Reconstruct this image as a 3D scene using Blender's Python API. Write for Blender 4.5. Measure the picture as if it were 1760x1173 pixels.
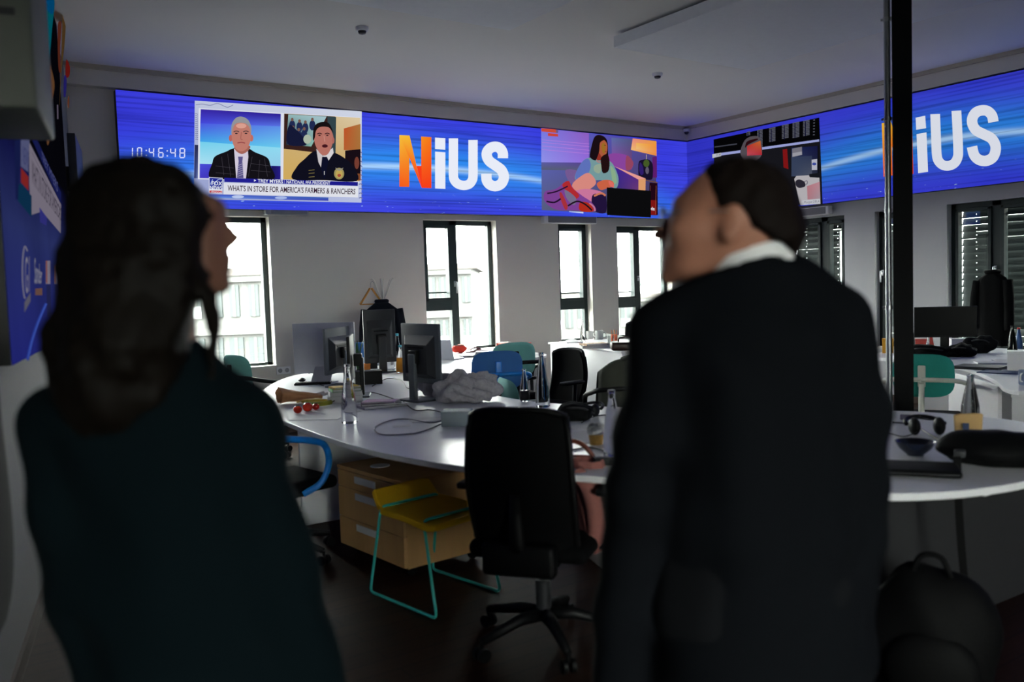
import bpy, bmesh, math, random
import numpy as np
from mathutils import Vector, Matrix, Euler

for o in list(bpy.data.objects):
    bpy.data.objects.remove(o)
SC = bpy.context.scene
COL = SC.collection
rnd = random.Random(7)

# ------------------------------------------------------------------ camera
FPX, PCX, PCY = 1500.0, 880.0, 586.5
YAW, PITCH, ROLL, EYE = 0.5968, -0.0619, -0.0337, 1.5
def _axes():
    r = Vector((math.cos(YAW), -math.sin(YAW), 0)); f = Vector((math.sin(YAW), math.cos(YAW), 0)); u = Vector((0, 0, 1))
    f2 = math.cos(PITCH)*f + math.sin(PITCH)*u; u2 = -math.sin(PITCH)*f + math.cos(PITCH)*u
    return math.cos(ROLL)*r + math.sin(ROLL)*u2, -math.sin(ROLL)*r + math.cos(ROLL)*u2, f2
CR, CU, CF = _axes()
CAM = Vector((0, 0, EYE))
RH = Vector((math.cos(YAW), -math.sin(YAW), 0))
FH = Vector((math.sin(YAW), math.cos(YAW), 0))
cd = bpy.data.cameras.new('camera')
cam = bpy.data.objects.new('camera', cd); COL.objects.link(cam)
cd.sensor_width = 36.0; cd.lens = FPX*36/1760; cd.clip_start = 0.05; cd.clip_end = 300
cam.matrix_world = Matrix(((CR.x, CU.x, -CF.x, CAM.x), (CR.y, CU.y, -CF.y, CAM.y), (CR.z, CU.z, -CF.z, CAM.z), (0, 0, 0, 1)))
cd.dof.use_dof = True; cd.dof.focus_distance = 9.0; cd.dof.aperture_fstop = 1.9
SC.camera = cam

# ------------------------------------------------------------------ daylight, exposure
SKY = 46.0
world = bpy.data.worlds.new('overcast_sky'); SC.world = world; world.use_nodes = True
_bg = world.node_tree.nodes['Background']
_bg.inputs['Color'].default_value = (1.0, 0.965, 0.92, 1); _bg.inputs['Strength'].default_value = SKY
# overcast sky above the horizon, dull streets and roofs below it
_nt = world.node_tree; _tc = _nt.nodes.new('ShaderNodeTexCoord'); _sx = _nt.nodes.new('ShaderNodeSeparateXYZ'); _rp = _nt.nodes.new('ShaderNodeValToRGB')
_mr = _nt.nodes.new('ShaderNodeMapRange'); _mr.inputs[1].default_value = -1.0; _mr.inputs[2].default_value = 1.0
_rp.color_ramp.elements[0].position = .488; _rp.color_ramp.elements[0].color = (.075, .073, .07, 1)
_rp.color_ramp.elements[1].position = .50; _rp.color_ramp.elements[1].color = (1.0, .965, .92, 1)
_nt.links.new(_tc.outputs['Generated'], _sx.inputs[0]); _nt.links.new(_sx.outputs['Z'], _mr.inputs[0]); _nt.links.new(_mr.outputs[0], _rp.inputs[0]); _nt.links.new(_rp.outputs[0], _bg.inputs['Color'])
SC.view_settings.view_transform = 'Standard'; SC.view_settings.look = 'None'
SC.view_settings.gamma = 1.0; SC.view_settings.use_curve_mapping = False
SC.view_settings.exposure = 0.0
SC.cycles.use_denoising = True
SC.cycles.max_bounces = 10; SC.cycles.diffuse_bounces = 5; SC.cycles.transparent_max_bounces = 16
SC.cycles.sample_clamp_indirect = 6.0

# ------------------------------------------------------------------ placing by the plane a thing stands on
def ray(x, y):
    return CR*((x-PCX)/FPX) - CU*((y-PCY)/FPX) + CF
def at_z(x, y, z):
    d = ray(x, y); return CAM + d*((z-EYE)/d.z)
def at_y(x, y, Y):
    d = ray(x, y); return CAM + d*(Y/d.y)
def at_x(x, y, X):
    d = ray(x, y); return CAM + d*(X/d.x)
def at_d(x, y, D):
    return CAM + ray(x, y)*D
def on_plane(x, y, P, n):
    d = ray(x, y); return CAM + d*((P-CAM).dot(n)/d.dot(n))

# ------------------------------------------------------------------ materials
def lin(c):
    out = []
    for v in c[:3]:
        v = v/255.0
        out.append(v/12.92 if v <= .04045 else ((v+.055)/1.055)**2.4)
    return tuple(out)
MATS = {}
def mat(name, rgb, rough=.6, metal=0., spec=.5, noise=0., nscale=20., bump=0., bscale=200., coat=0., emit=None, estr=0., trans=0., ior=1.45, sheen=0., stretch=None):
    """rgb: sRGB 0-255; noise: share of brightness variation; bump: grain height."""
    if name in MATS: return MATS[name]
    m = bpy.data.materials.new(name); m.use_nodes = True
    nt = m.node_tree; b = nt.nodes['Principled BSDF']
    c = lin(rgb)
    b.inputs['Base Color'].default_value = (*c, 1)
    b.inputs['Roughness'].default_value = rough; b.inputs['Metallic'].default_value = metal
    b.inputs['Specular IOR Level'].default_value = spec
    b.inputs['Coat Weight'].default_value = coat
    b.inputs['Transmission Weight'].default_value = trans; b.inputs['IOR'].default_value = ior
    b.inputs['Sheen Weight'].default_value = sheen
    if emit:
        b.inputs['Emission Color'].default_value = (*lin(emit), 1); b.inputs['Emission Strength'].default_value = estr
    tc = nt.nodes.new('ShaderNodeTexCoord')
    src = tc.outputs['Object']
    if stretch:
        mp = nt.nodes.new('ShaderNodeMapping'); mp.inputs['Scale'].default_value = stretch
        nt.links.new(src, mp.inputs['Vector']); src = mp.outputs['Vector']
    if noise or True:
        n = nt.nodes.new('ShaderNodeTexNoise'); n.inputs['Scale'].default_value = nscale; n.inputs['Detail'].default_value = 4
        nt.links.new(src, n.inputs['Vector'])
        mx = nt.nodes.new('ShaderNodeMix'); mx.data_type = 'RGBA'
        nn = noise or .04
        mx.inputs['A'].default_value = (*[v*(1-nn) for v in c], 1); mx.inputs['B'].default_value = (*[min(1, v*(1+nn)) for v in c], 1)
        nt.links.new(n.outputs['Fac'], mx.inputs['Factor']); nt.links.new(mx.outputs['Result'], b.inputs['Base Color'])
    if bump:
        n2 = nt.nodes.new('ShaderNodeTexNoise'); n2.inputs['Scale'].default_value = bscale; n2.inputs['Detail'].default_value = 3
        nt.links.new(src, n2.inputs['Vector'])
        bp = nt.nodes.new('ShaderNodeBump'); bp.inputs['Strength'].default_value = bump; bp.inputs['Distance'].default_value = .01
        nt.links.new(n2.outputs['Fac'], bp.inputs['Height']); nt.links.new(bp.outputs['Normal'], b.inputs['Normal'])
    MATS[name] = m
    return m
def glass_mat(name, tint=(255, 255, 255), gloss=.12):
    """thin clear glass: light goes straight through, a Fresnel share is mirrored"""
    if name in MATS: return MATS[name]
    m = bpy.data.materials.new(name); m.use_nodes = True; nt = m.node_tree
    nt.nodes.remove(nt.nodes['Principled BSDF']); out = nt.nodes['Material Output']
    t = nt.nodes.new('ShaderNodeBsdfTransparent'); t.inputs['Color'].default_value = (*lin(tint), 1)
    g = nt.nodes.new('ShaderNodeBsdfGlossy'); g.inputs['Roughness'].default_value = .01
    f = nt.nodes.new('ShaderNodeLayerWeight'); f.inputs['Blend'].default_value = .5
    pw = nt.nodes.new('ShaderNodeMath'); pw.operation = 'POWER'; pw.inputs[1].default_value = 5
    mm = nt.nodes.new('ShaderNodeMath'); mm.operation = 'MULTIPLY_ADD'; mm.inputs[1].default_value = .9; mm.inputs[2].default_value = gloss*.4
    mx = nt.nodes.new('ShaderNodeMixShader')
    nt.links.new(f.outputs['Facing'], pw.inputs[0]); nt.links.new(pw.outputs[0], mm.inputs[0]); nt.links.new(mm.outputs[0], mx.inputs[0])
    nt.links.new(t.outputs[0], mx.inputs[1]); nt.links.new(g.outputs[0], mx.inputs[2]); nt.links.new(mx.outputs[0], out.inputs['Surface'])
    MATS[name] = m
    return m

# ------------------------------------------------------------------ mesh builder
class MB:
    def __init__(s): s.v = []; s.f = []; s.m = []; s.c = None
    def add(s, vs, fs, mi=0, M=None):
        k = len(s.v)
        for p in vs:
            p = Vector(p)
            s.v.append(tuple(M @ p) if M is not None else tuple(p))
        for f in fs:
            s.f.append([i+k for i in f]); s.m.append(mi)
        return s
    def box(s, c, d, mi=0, rot=None, M=None):
        x, y, z = d[0]/2, d[1]/2, d[2]/2
        vs = [Vector((sx*x, sy*y, sz*z)) for sx in (-1, 1) for sy in (-1, 1) for sz in (-1, 1)]
        if rot: R = Euler(rot).to_matrix(); vs = [R @ v for v in vs]
        vs = [v+Vector(c) for v in vs]
        return s.add(vs, [(0, 1, 3, 2), (4, 6, 7, 5), (0, 4, 5, 1), (2, 3, 7, 6), (0, 2, 6, 4), (1, 5, 7, 3)], mi, M)
    def rbox(s, c, d, r=.01, n=3, mi=0, rot=None, M=None):
        """box with rounded edges"""
        bm = bmesh.new(); bmesh.ops.create_cube(bm, size=1)
        bmesh.ops.scale(bm, vec=d, verts=bm.verts)
        bmesh.ops.bevel(bm, geom=bm.edges[:], offset=min(r, min(d)*.49), segments=n, affect='EDGES', profile=.5)
        R = Euler(rot).to_matrix() if rot else Matrix.Identity(3)
        vs = [R @ v.co + Vector(c) for v in bm.verts]
        bm.verts.index_update(); fs = [[v.index for v in f.verts] for f in bm.faces]
        bm.free(); return s.add(vs, fs, mi, M)
    def tube(s, pts, r, n=10, mi=0, M=None, closed=False, cap=True, flat=1.0):
        pts = [Vector(p) for p in pts]; L = len(pts)
        rs = r if hasattr(r, '__len__') else [r]*L
        rings = []; up = None
        for i, p in enumerate(pts):
            a = pts[i-1] if (i or closed) else p; b = pts[(i+1) % L] if (i < L-1 or closed) else p
            t = (b-a).normalized()
            if up is None:
                up = Vector((0, 0, 1)) if abs(t.z) < .9 else Vector((1, 0, 0))
            x = t.cross(up)
            if x.length < 1e-5: x = t.orthogonal()
            x.normalize(); y = x.cross(t).normalized(); up = y
            rings.append([p + (x*math.cos(2*math.pi*k/n) + y*math.sin(2*math.pi*k/n)*flat)*rs[i] for k in range(n)])
        vs = [v for rg in rings for v in rg]; fs = []
        for i in range(L if closed else L-1):
            j = (i+1) % L
            for k in range(n): fs.append((i*n+k, i*n+(k+1) % n, j*n+(k+1) % n, j*n+k))
        if cap and not closed:
            fs.append(tuple(range(n))[::-1]); fs.append(tuple((L-1)*n+k for k in range(n)))
        return s.add(vs, fs, mi, M)
    def cyl(s, a, b, r, r2=None, n=16, mi=0, M=None):
        return s.tube([a, b], [r, r if r2 is None else r2], n, mi, M)
    def lathe(s, prof, n=24, c=(0, 0, 0), mi=0, M=None):
        vs = []; c = Vector(c)
        for r, z in prof:
            for k in range(n): vs.append(c+Vector((r*math.cos(2*math.pi*k/n), r*math.sin(2*math.pi*k/n), z)))
        fs = []
        for i in range(len(prof)-1):
            for k in range(n): fs.append((i*n+k, i*n+(k+1) % n, (i+1)*n+(k+1) % n, (i+1)*n+k))
        fs.append(tuple(range(n))[::-1]); fs.append(tuple((len(prof)-1)*n+k for k in range(n)))
        return s.add(vs, fs, mi, M)
    def ell(s, c, r, nu=16, nv=10, mi=0, rot=None, M=None, warp=None):
        R = Euler(rot).to_matrix() if rot else Matrix.Identity(3)
        vs = []; fs = []
        for j in range(nv+1):
            th = math.pi*j/nv
            for i in range(nu):
                ph = 2*math.pi*i/nu
                p = Vector((math.sin(th)*math.cos(ph), math.sin(th)*math.sin(ph), math.cos(th)))
                k = warp(p) if warp else 1
                vs.append(R @ Vector((p.x*r[0]*k, p.y*r[1]*k, p.z*r[2]*k)) + Vector(c))
        for j in range(nv):
            for i in range(nu): fs.append((j*nu+i, (j+1)*nu+i, (j+1)*nu+(i+1) % nu, j*nu+(i+1) % nu))
        return s.add(vs, fs, mi, M)
    def prism(s, outline, z0, z1, mi=0, M=None):
        n = len(outline)
        vs = [(p[0], p[1], z0) for p in outline] + [(p[0], p[1], z1) for p in outline]
        fs = [tuple(range(n))[::-1], tuple(range(n, 2*n))] + [(i, (i+1) % n, n+(i+1) % n, n+i) for i in range(n)]
        return s.add(vs, fs, mi, M)
    def grid(s, fn, nu, nv, thick=0., mi=0, M=None):
        """fn(u,v)->point; a sheet, given thickness along its normal when thick>0"""
        P = [[Vector(fn(i/nu, j/nv)) for i in range(nu+1)] for j in range(nv+1)]
        W = nu+1
        vs = [p for row in P for p in row]
        fs = [(j*W+i, j*W+i+1, (j+1)*W+i+1, (j+1)*W+i) for j in range(nv) for i in range(nu)]
        if thick:
            off = []
            for j in range(nv+1):
                for i in range(nu+1):
                    du = P[j][min(i+1, nu)]-P[j][max(i-1, 0)]; dv = P[min(j+1, nv)][i]-P[max(j-1, 0)][i]
                    n = du.cross(dv)
                    if n.length > 1e-9: n.normalize()
                    off.append(P[j][i]-n*thick)
            k = len(vs); vs += off
            fs += [tuple(q+k for q in f[::-1]) for f in fs[:nu*nv]]
            rim = [i for i in range(W)] + [j*W+nu for j in range(1, nv+1)] + [nv*W+i for i in range(nu-1, -1, -1)] + [j*W for j in range(nv-1, 0, -1)]
            fs += [(rim[i], rim[i-1], rim[i-1]+k, rim[i]+k) for i in range(len(rim))]
        return s.add(vs, fs, mi, M)
    def build(s, name, mats, parent=None, smooth=False, bevel=0., sub=0):
        me = bpy.data.meshes.new(name); me.from_pydata(s.v, [], s.f)
        for m in (mats if isinstance(mats, (list, tuple)) else [mats]): me.materials.append(m)
        me.polygons.foreach_set('material_index', s.m)
        bm = bmesh.new(); bm.from_mesh(me); bmesh.ops.recalc_face_normals(bm, faces=bm.faces); bm.to_mesh(me); bm.free()
        o = bpy.data.objects.new(name, me); COL.objects.link(o)
        if smooth:
            me.polygons.foreach_set('use_smooth', [True]*len(me.polygons))
            if smooth != 'all':
                bm = bmesh.new(); bm.from_mesh(me)
                for e in bm.edges:
                    if len(e.link_faces) == 2 and e.calc_face_angle(0) > math.radians(40): e.smooth = False
                bm.to_mesh(me); bm.free()
        if bevel:
            b = o.modifiers.new('bevel', 'BEVEL'); b.width = bevel; b.segments = 2; b.limit_method = 'ANGLE'; b.angle_limit = math.radians(40)
        if sub:
            q = o.modifiers.new('subdivision', 'SUBSURF'); q.levels = sub; q.render_levels = sub
        if parent: o.parent = parent
        return o
def tag(o, label=None, cat=None, group=None, kind=None):
    if label: o['label'] = label
    if cat: o['category'] = cat
    if group: o['group'] = group
    if kind: o['kind'] = kind
    return o
def thing(name, label, cat, loc=(0, 0, 0), rz=0., group=None, kind=None):
    o = bpy.data.objects.new(name, None); COL.objects.link(o); o.empty_display_size = .1
    o.location = loc; o.rotation_euler = (0, 0, rz)
    return tag(o, label, cat, group, kind)
def dup(root, loc, rz=0., label=None, group=None):
    def cp(o, parent):
        c = o.copy(); COL.objects.link(c); c.parent = parent
        if parent: c.matrix_parent_inverse = o.matrix_parent_inverse.copy()
        for ch in [k for k in bpy.data.objects if k.parent == o]: cp(ch, c)
        return c
    r = cp(root, None); r.location = loc; r.rotation_euler = (0, 0, rz)
    if label: r['label'] = label
    if group: r['group'] = group
    return r
def put(o, loc, rz=0.):
    o.location = loc; o.rotation_euler = (0, 0, rz); return o
def face_cam(P, extra=0.):
    """z-rotation that turns a thing's local -Y side towards the camera"""
    return math.atan2(-(P[0]-CAM.x), P[1]-CAM.y) + extra
def spline(pts, n=8, closed=False):
    P = [Vector(p) for p in pts]; L = len(P); out = []
    rng = range(L) if closed else range(L-1)
    for i in rng:
        g = (lambda k: P[k % L]) if closed else (lambda k: P[max(0, min(L-1, k))])
        p0, p1, p2, p3 = g(i-1), g(i), g(i+1), g(i+2)
        for k in range(n):
            t = k/n
            out.append(.5*((2*p1)+(p2-p0)*t+(2*p0-5*p1+4*p2-p3)*t*t+(3*p1-p0-3*p2+p3)*t**3))
    if not closed: out.append(P[-1])
    return out

# ================================================================== THE ROOM
YB, XR, ZC = 9.2, 9.456, 3.72
WA = math.radians(11.21)                      # the left wall runs 11 degrees off the others
WT = Vector((math.sin(WA), math.cos(WA), 0)); WN = Vector((math.cos(WA), -math.sin(WA), 0)); WP = Vector((.276, 4.12, 0))
def lw(s, off, z):                            # a point by the left wall: along, away from the wall, height
    return WT*(s-WP.dot(WT)) + WP + WN*off + Vector((0, 0, z))
M_WALL = mat('wall_paint', (214, 210, 204), .85, noise=.02, nscale=3, bump=.04, bscale=120)
M_WALL_REAR = mat('rear_wall_paint', (120, 118, 116), .85)
M_FRAME = mat('window_frame_paint', (36, 46, 47), .45, spec=.3)
M_GLASS = glass_mat('window_glass', (246, 252, 250))
M_WHITE = mat('white_laminate', (234, 234, 238), .35, noise=.01)
M_GREYW = mat('grey_laminate', (150, 152, 156), .45)
M_BLACK = mat('black_plastic', (14, 14, 15), .5, spec=.25)
M_DARKGREY = mat('dark_grey_plastic', (46, 47, 50), .45)
M_CHROME = mat('brushed_steel', (170, 172, 176), .3, 1.0)
M_SLAT = mat('blind_slat_paint', (36, 45, 44), .4)

def floor_mat():
    m = bpy.data.materials.new('dark_wood_planks'); m.use_nodes = True; nt = m.node_tree; b = nt.nodes['Principled BSDF']
    tc = nt.nodes.new('ShaderNodeTexCoord')
    br = nt.nodes.new('ShaderNodeTexBrick'); br.offset = .37; br.inputs['Scale'].default_value = 1.0
    br.inputs['Brick Width'].default_value = 1.5; br.inputs['Row Height'].default_value = .11; br.inputs['Mortar Size'].default_value = .004
    br.inputs['Color1'].default_value = (*lin((56, 33, 22)), 1); br.inputs['Color2'].default_value = (*lin((42, 24, 16)), 1); br.inputs['Mortar'].default_value = (*lin((22, 14, 12)), 1)
    mp = nt.nodes.new('ShaderNodeMapping'); mp.inputs['Scale'].default_value = (1.2, 26, 1)
    n = nt.nodes.new('ShaderNodeTexNoise'); n.inputs['Scale'].default_value = 3; n.inputs['Detail'].default_value = 6
    mx = nt.nodes.new('ShaderNodeMix'); mx.data_type = 'RGBA'; mx.blend_type = 'MULTIPLY'; mx.inputs['Factor'].default_value = .7
    rp = nt.nodes.new('ShaderNodeValToRGB'); rp.color_ramp.elements[0].position = .3; rp.color_ramp.elements[0].color = (.4, .4, .4, 1); rp.color_ramp.elements[1].position = .7; rp.color_ramp.elements[1].color = (1, 1, 1, 1)
    L = nt.links.new
    L(tc.outputs['Object'], br.inputs['Vector']); L(tc.outputs['Object'], mp.inputs['Vector']); L(mp.outputs[0], n.inputs['Vector']); L(n.outputs['Fac'], rp.inputs[0])
    L(br.outputs['Color'], mx.inputs['A']); L(rp.outputs['Color'], mx.inputs['B']); L(mx.outputs['Result'], b.inputs['Base Color'])
    b.inputs['Roughness'].default_value = .5; b.inputs['Specular IOR Level'].default_value = .09
    return m
def ceiling_mat():
    """perforated plaster: rows of small holes"""
    m = bpy.data.materials.new('perforated_ceiling'); m.use_nodes = True; nt = m.node_tree; b = nt.nodes['Principled BSDF']; L = nt.links.new
    tc = nt.nodes.new('ShaderNodeTexCoord'); vo = nt.nodes.new('ShaderNodeTexVoronoi'); vo.inputs['Scale'].default_value = 30; vo.inputs['Randomness'].default_value = 0
    L(tc.outputs['Object'], vo.inputs['Vector'])
    rp = nt.nodes.new('ShaderNodeValToRGB'); rp.color_ramp.interpolation = 'CONSTANT'
    rp.color_ramp.elements[0].color = (*lin((140, 138, 136)), 1); rp.color_ramp.elements[1].position = .26; rp.color_ramp.elements[1].color = (*lin((228, 226, 222)), 1)
    L(vo.outputs['Distance'], rp.inputs[0]); L(rp.outputs[0], b.inputs['Base Color']); b.inputs['Roughness'].default_value = .9
    return m

fl = MB().box((4, 2.6, -.05), (14, 14.2, .1)).build('floor', floor_mat()); tag(fl, kind='structure')
ce = MB().box((4, 2.6, ZC+.05), (14, 14.2, .1)).build('ceiling', ceiling_mat()); tag(ce, kind='structure')

def wall_cells(L0, L1, z0, z1, thick, holes):
    xs = sorted({L0, L1, *[h[0] for h in holes], *[h[1] for h in holes]}); zs = sorted({z0, z1, *[h[2] for h in holes], *[h[3] for h in holes]})
    b = MB()
    for i in range(len(xs)-1):
        run = None
        for j in range(len(zs)-1):
            cx, cz = (xs[i]+xs[i+1])/2, (zs[j]+zs[j+1])/2
            if any(h[0] < cx < h[1] and h[2] < cz < h[3] for h in holes):
                if run: b.box((cx, thick/2, (run[0]+run[1])/2), (xs[i+1]-xs[i], thick, run[1]-run[0])); run = None
            else: run = (run[0] if run else zs[j], zs[j+1])
        if run: b.box((cx, thick/2, (run[0]+run[1])/2), (xs[i+1]-xs[i], thick, run[1]-run[0]))
    return b
ZW0, ZW1 = .72, 2.335
RW1 = 2.245
back_holes = [(2.20, 3.165, ZW0, ZW1), (5.03, 6.065, ZW0, ZW1), (7.045, 7.60, ZW0, ZW1-.02), (8.06, 9.10, ZW0, ZW1-.04)]
wb = wall_cells(.9, XR+.2, 0, ZC, .19, back_holes).build('wall_back', M_WALL); wb.location = (0, YB, 0); tag(wb, kind='structure')
# right wall: local x runs towards the camera (-Y), local y outwards (+X)
def rwu(Y): return YB-Y
right_holes = [(rwu(7.52), rwu(6.585), .62, RW1), (rwu(6.175), rwu(5.70), .62, RW1), (rwu(5.295), rwu(4.22), .62, RW1)]
wr = wall_cells(-.19, 13.4, 0, ZC, .2, right_holes).build('wall_right', mat('wall_paint_dimmed', (182, 183, 188), .85, noise=.02, nscale=3, bump=.04, bscale=120)); wr.location = (XR, YB, 0); wr.rotation_euler = (0, 0, -math.pi/2); tag(wr, kind='structure')  # wall paint greyed and cooled: weaker, bluish light put into its colour
wl = MB()
for s0, s1 in ((-4.6, 9.6),):
    P = [lw(s0, 0, 0), lw(s1, 0, 0), lw(s1, -.2, 0), lw(s0, -.2, 0)]
    wl.prism([(p.x, p.y) for p in P], 0, ZC)
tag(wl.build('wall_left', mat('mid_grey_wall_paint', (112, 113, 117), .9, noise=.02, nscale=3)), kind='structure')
added_rear_holes = [(-1.2, .9, .80, 2.40)]  # opening for the added window behind the camera
wq = wall_cells(-10.0, 3.2, 0, ZC, .2, [(-h[1], -h[0], h[2], h[3]) for h in added_rear_holes]).build('wall_rear', M_WALL_REAR); wq.location = (0, -4.2, 0); wq.rotation_euler = (0, 0, math.pi); tag(wq, kind='structure')
# dropped band above the big screen, cove at the ceiling and base strips
sof = MB().box((5.3, YB-.05, (3.53+ZC)/2), (8.3, .1, ZC-3.53)).box((XR-.05, 4.0, (3.53+ZC)/2), (.1, 10.4, ZC-3.53))
tag(sof.build('trim_1', M_WALL), kind='structure')
cov = MB().box((5.3, YB-.12, ZC-.02), (8.3, .05, .04)).box((XR-.12, 4.0, ZC-.02), (.05, 10.2, .04))
tag(cov.build('trim_2', mat('cove_paint', (176, 168, 156), .8)), kind='structure')
M_BASE = mat('dark_wood_baseboard', (52, 34, 26), .5)
tag(MB().box((5.2, YB-.008, .04), (8, .016, .08)).build('baseboard_back', M_BASE), kind='structure')
tag(MB().box((XR-.008, 4, .04), (.016, 10, .08)).build('baseboard_right', M_BASE), kind='structure')
bl = MB(); P = [lw(-4, 0, 0), lw(9.2, 0, 0), lw(9.2, .016, 0), lw(-4, .016, 0)]; bl.prism([(p.x, p.y) for p in P], 0, .08)
tag(bl.build('baseboard_left', M_BASE), kind='structure')

# ------------------------------------------------------------------ windows
def handle(parent, x, z, y):
    h = MB().rbox((x, y-.008, z), (.03, .012, .07), .004).cyl((x, y-.01, z+.015), (x, y-.05, z+.015), .009).rbox((x, y-.05, z-.045), (.02, .016, .14), .006)
    return h.build('handle', M_CHROME, parent, smooth=True)
def window(name, hole, base, rz, mullion=None, low=None, sides=(1, 1), depth=.11, blind=False):
    """hole: x0,x1,z0,z1 in wall space; mullion: x of the post; low: height of the cross rail in the left light"""
    x0, x1, z0, z1 = hole; t = thing(name, None, None, base, rz, kind='structure')
    fb = MB(); fw = .055; y0 = depth; fd = .075
    def bar(ax0, ax1, az0, az1, d=fd, y=y0): fb.box(((ax0+ax1)/2, y+d/2, (az0+az1)/2), (ax1-ax0, d, az1-az0))
    bar(x0, x0+fw, z0, z1); bar(x1-fw, x1, z0, z1); bar(x0, x1, z0, z0+fw); bar(x0, x1, z1-fw, z1)
    if mullion: bar(mullion-.05, mullion+.05, z0, z1)
    f = fb.build('frame', M_FRAME, t, bevel=.004)
    lights = [(x0+fw, mullion-.05), (mullion+.05, x1-fw)] if mullion else [(x0+fw, x1-fw)]
    for k, (a, b) in enumerate(lights):
        zs = [(z0+fw, z1-fw)]
        if low and k == 0:
            zs = [(z0+fw, low-.06), (low+.06, z1-fw)]
            MB().box(((a+b)/2, y0+.035, low), (b-a, .07, .12)).build('cross_rail', M_FRAME, t, bevel=.004)
        for q, (c, d) in enumerate(zs):
            if (low and k == 0 and q == 1) or blind:      # opening leaf: an inner sash frame
                sb = MB(); w = .035
                sb.box((a+w/2, y0+.02, (c+d)/2), (w, .085, d-c)).box((b-w/2, y0+.02, (c+d)/2), (w, .085, d-c)).box(((a+b)/2, y0+.02, c+w/2), (b-a, .085, w)).box(((a+b)/2, y0+.02, d-w/2), (b-a, .085, w))
                sb.build('sash', M_FRAME, t, bevel=.003)
                MB().box(((a+b)/2, y0+.03, (c+d)/2), (b-a-2*w, .006, d-c-2*w)).build('pane', M_GLASS, t)
            else:
                MB().box(((a+b)/2, y0+.03, (c+d)/2), (b-a, .006, d-c)).build('pane', M_GLASS, t)
    if low: MB().box(((lights[0][0]+lights[0][1])/2, y0+.10, low+.16), (lights[0][1]-lights[0][0]+.06, .02, .018)).build('guard_rail', M_FRAME, t)
    hx = mullion if mullion else x0+.06
    handle(t, hx, 1.56 if not blind else 1.52, y0-(.02 if blind else 0))
    MB().box(((x0+x1)/2, .04, z0+.012), (x1-x0+.0, .14, .024)).build('sill', M_WALL, t)
    if blind:
        bb = MB(); zz = z0+.02; yb = y0+.16; a, b = x0-.004, x1+.04
        holes = [a+.20, (a+b)/2-.05, (a+b)/2+.18, b-.13] if b-a > .7 else [a+.1, b-.1]
        edges = [a+.045]
        for h in holes: edges += [h-.003, h+.003]
        edges.append(b)
        k = 0
        while zz < z1-.01:
            ang = .95 if k < 3 else 1.2
            hh = .083; cz = zz+.035; zz += .0765; k += 1
            cs, sn = math.cos(ang), math.sin(ang)
            def P(x, v, bow=0): return (x, yb+cs*v+bow*sn, cz+sn*v-bow*cs)
            for q in range(len(edges)-1):
                xa, xb = edges[q], edges[q+1]
                rows = [(-hh/2, -.003), (-.003, .003), (.003, hh/2)]
                for ri, (va, vb) in enumerate(rows):
                    if q % 2 == 1 and ri == 1: continue           # the slots the cords run through
                    bb.add([P(xa, va), P(xb, va), P(xb, vb), P(xa, vb)], [(0, 1, 2, 3)])
        bb.box(((a+b)/2, yb, z1-.02), (b-a, .09, .08))
        o = bb.build('blind', M_SLAT, t)
        sm = o.modifiers.new('thickness', 'SOLIDIFY'); sm.thickness = .0015
    return t
window('window_1', back_holes[0], (0, YB, 0), 0, None, None)
window('window_2', back_holes[1], (0, YB, 0), 0, 5.50, 1.30)
window('window_3', back_holes[2], (0, YB, 0), 0, None, 1.23)
window('window_4', back_holes[3], (0, YB, 0), 0, 8.53, 1.215)
window('added_rear_window', (-.9, 1.2, .80, 2.40), (0, -4.2, 0), math.pi, 0.15, None)  # unseen window, added to brighten the room from behind the camera
RB = ((XR, YB, 0), -math.pi/2)
window('window_5', right_holes[0], *RB, rwu(6.93), None, blind=True, depth=.09)
window('window_6', right_holes[1], *RB, None, None, blind=True, depth=.09)
window('window_7', right_holes[2], *RB, rwu(4.80), None, blind=True, depth=.09)

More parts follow.
